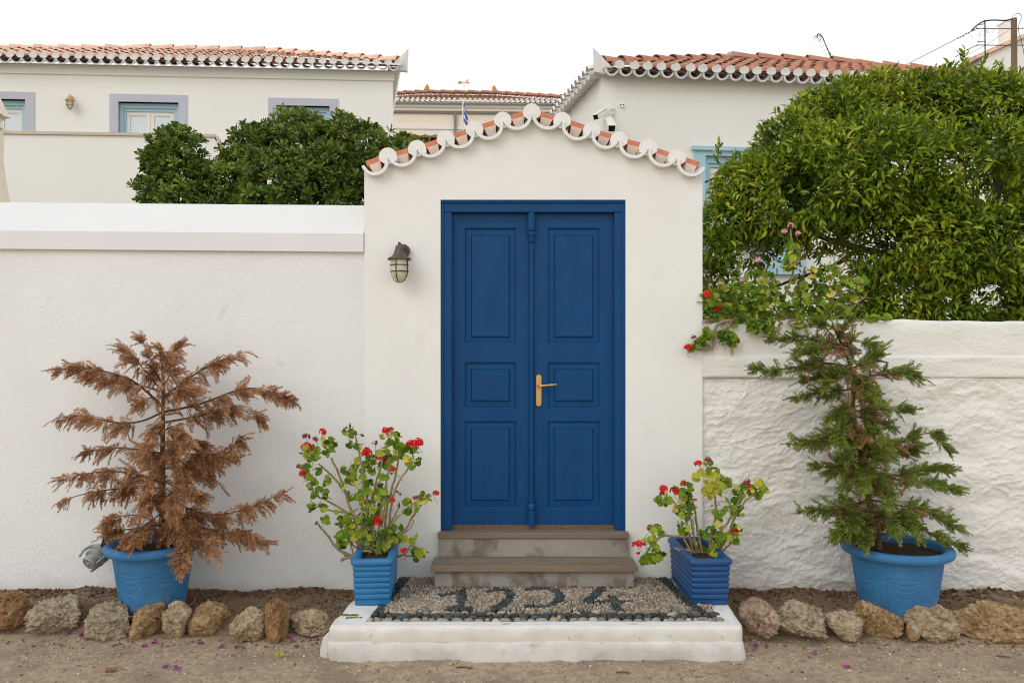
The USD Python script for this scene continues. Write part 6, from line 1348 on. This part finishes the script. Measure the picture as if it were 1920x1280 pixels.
m = scatter(*GL, np.column_stack([xy, np.full(n, PZ + 0.016)]), frames(rand_unit(g, n), rand_unit(g, n)), g.uniform(0.008, 0.02, n))
obj('leaf_crumbs', m, 'dry_leaf', label='crumbled dry leaves at the foot of the lower stone step', cat='leaf litter', kind='stuff')
for x, y, rad in ((1714, 1232, .012), (1832, 1237, .010), (1389, 1242, .013), (1358, 1262, .016), (1330, 1260, .012), (1345, 1263, .009), (1463, 1207, .010), (1611, 1206, .010), (1752, 1255, .011), (845, 1242, .016), (1575, 1272, .012), (222, 1230, .010), (160, 1248, .011), (1890, 1212, .011)):
    q = G(x, y, 0); v = ov2 * np.array([rad * 1.25, rad, rad * 0.7]) * (1 + 0.35 * (fbm(ov2 * 1.6 + x, 2, 3) - 0.5)[:, None]) + [q[0], q[1], zstreet(q[0], q[1]) + rad * 0.4]
    obj('pebble_on_street', (v, of2), 'rock_grey' if x % 2 else 'rock_tan', smooth=True, label='small rounded loose pebble on the dirt street', cat='pebble', group='loose pebbles on the street')
for k, (x, y, lab) in enumerate(((128, 1190, 'magenta petals at the foot of the mossy grey rock'), (150, 1194, 'magenta petals in the gap between the two grey rocks at left'), (292, 1205, 'largest magenta petal cluster, below the ochre angular rock'), (272, 1211, 'small dark magenta petal just left of the cluster below the ochre rock'), (377, 1204, 'magenta petals below the rounded pebbly ochre rock'), (418, 1210, 'magenta petals before the gap left of the pale tan rock'),
        (445, 1210, 'dark magenta petal below the pale tan rock'), (548, 1203, 'magenta petals under the low flat rock beside the platform'), (312, 1247, 'left one of two magenta petals out on the open street'), (332, 1250, 'right one of two magenta petals out on the open street'), (1526, 1225, 'lone magenta petal on the street below the wedge shaped rock'), (1416, 1209, 'magenta petal tucked beside the right end of the platform'), (1588, 1253, 'coral pink petal on the street at lower right'))):
    q = G(x, y, 0); q[2] = zstreet(q[0], q[1]) + 0.010
    m = scatter(*GL, np.repeat(q[None], 4, 0) + g.normal(0, 0.008, (4, 3)) * [1, 1, 0.5], frames(rand_unit(g, 4), unit(rand_unit(g, 4) + [0, -0.6, 1.2])), np.full(4, 0.024))
    obj('fallen_petals', m, 'petal_magenta', label=lab, cat='petal', group='magenta petals on the ground')
q = G(208, 1258, 0); q[2] = zstreet(q[0], q[1]) + 0.012; m = trimesh.creation.cylinder(0.012, 0.055, sections=14); m.apply_transform(trimesh.transformations.rotation_matrix(math.pi / 2, [0, 1, 0])); m.apply_transform(trimesh.transformations.rotation_matrix(0.15, [0, 0, 1])); m.apply_translation(q)
obj('cork', m, 'cork', smooth=40, label='brown cork lying on the street near the bottom left', cat='cork')
for x, y, L, a, lab in ((1168, 1258, .08, -.1, 'thin brown twig on the street before the right half of the platform'), (870, 1248, .09, -.1, 'short brown twig on the street before the left half of the platform'), (1880, 1230, .07, -.2, 'short dark twig on the street at the lower right')):
    q = G(x, y, 0); q[2] = zstreet(q[0], q[1]) + 0.006; d = np.array([math.cos(a), math.sin(a), 0]) * L / 2
    obj('twig', tube(curve([q - d, q + [0, 0.004, 0.003], q + d], 8), 0.004, 6), 'twig', label=lab, cat='twig')
t = thing('seedling', 'tiny bright green seedling growing from the street left of the platform', 'plant', G(524, 1233, 0))
q = G(524, 1233, 0); q[2] = zstreet(q[0], q[1])
for k in range(9):
    a = 2 * math.pi * k / 9; obj('leaf', scatter(*PIT, q[None] + [0, 0, 0.006], frames(unit(np.array([[math.cos(a), math.sin(a), 0.9]])), np.array([[0, 0, 1.0]])), np.array([g.uniform(0.03, 0.05)])), 'leaf_lime', t)

# rusty drip under the climber
bw = '/World/boundary_wall'
M('rust_drip', (0.58, 0.44, 0.20), 0.9, 0.2, 30.0, spec=0.1)
for k in range(9):
    x0 = 1371 + g.normal(0, 2.2); y0_ = 650 + g.uniform(-2, 5); L = g.uniform(12, 34)
    pts = np.array([P(x0 + g.normal(0, 0.5), y0_ + L * i / 7, 0.0) for i in range(8)])
    pts[:, 1] = np.interp(pts[:, 2], [zl, P(0, 668)[2], ztop], [0.0075, 0.006, 0.012]) + 0.0005
    obj('rust_drip', tube(pts, np.linspace(0.0035, 0.001, 8), 5), 'rust_drip', bw)
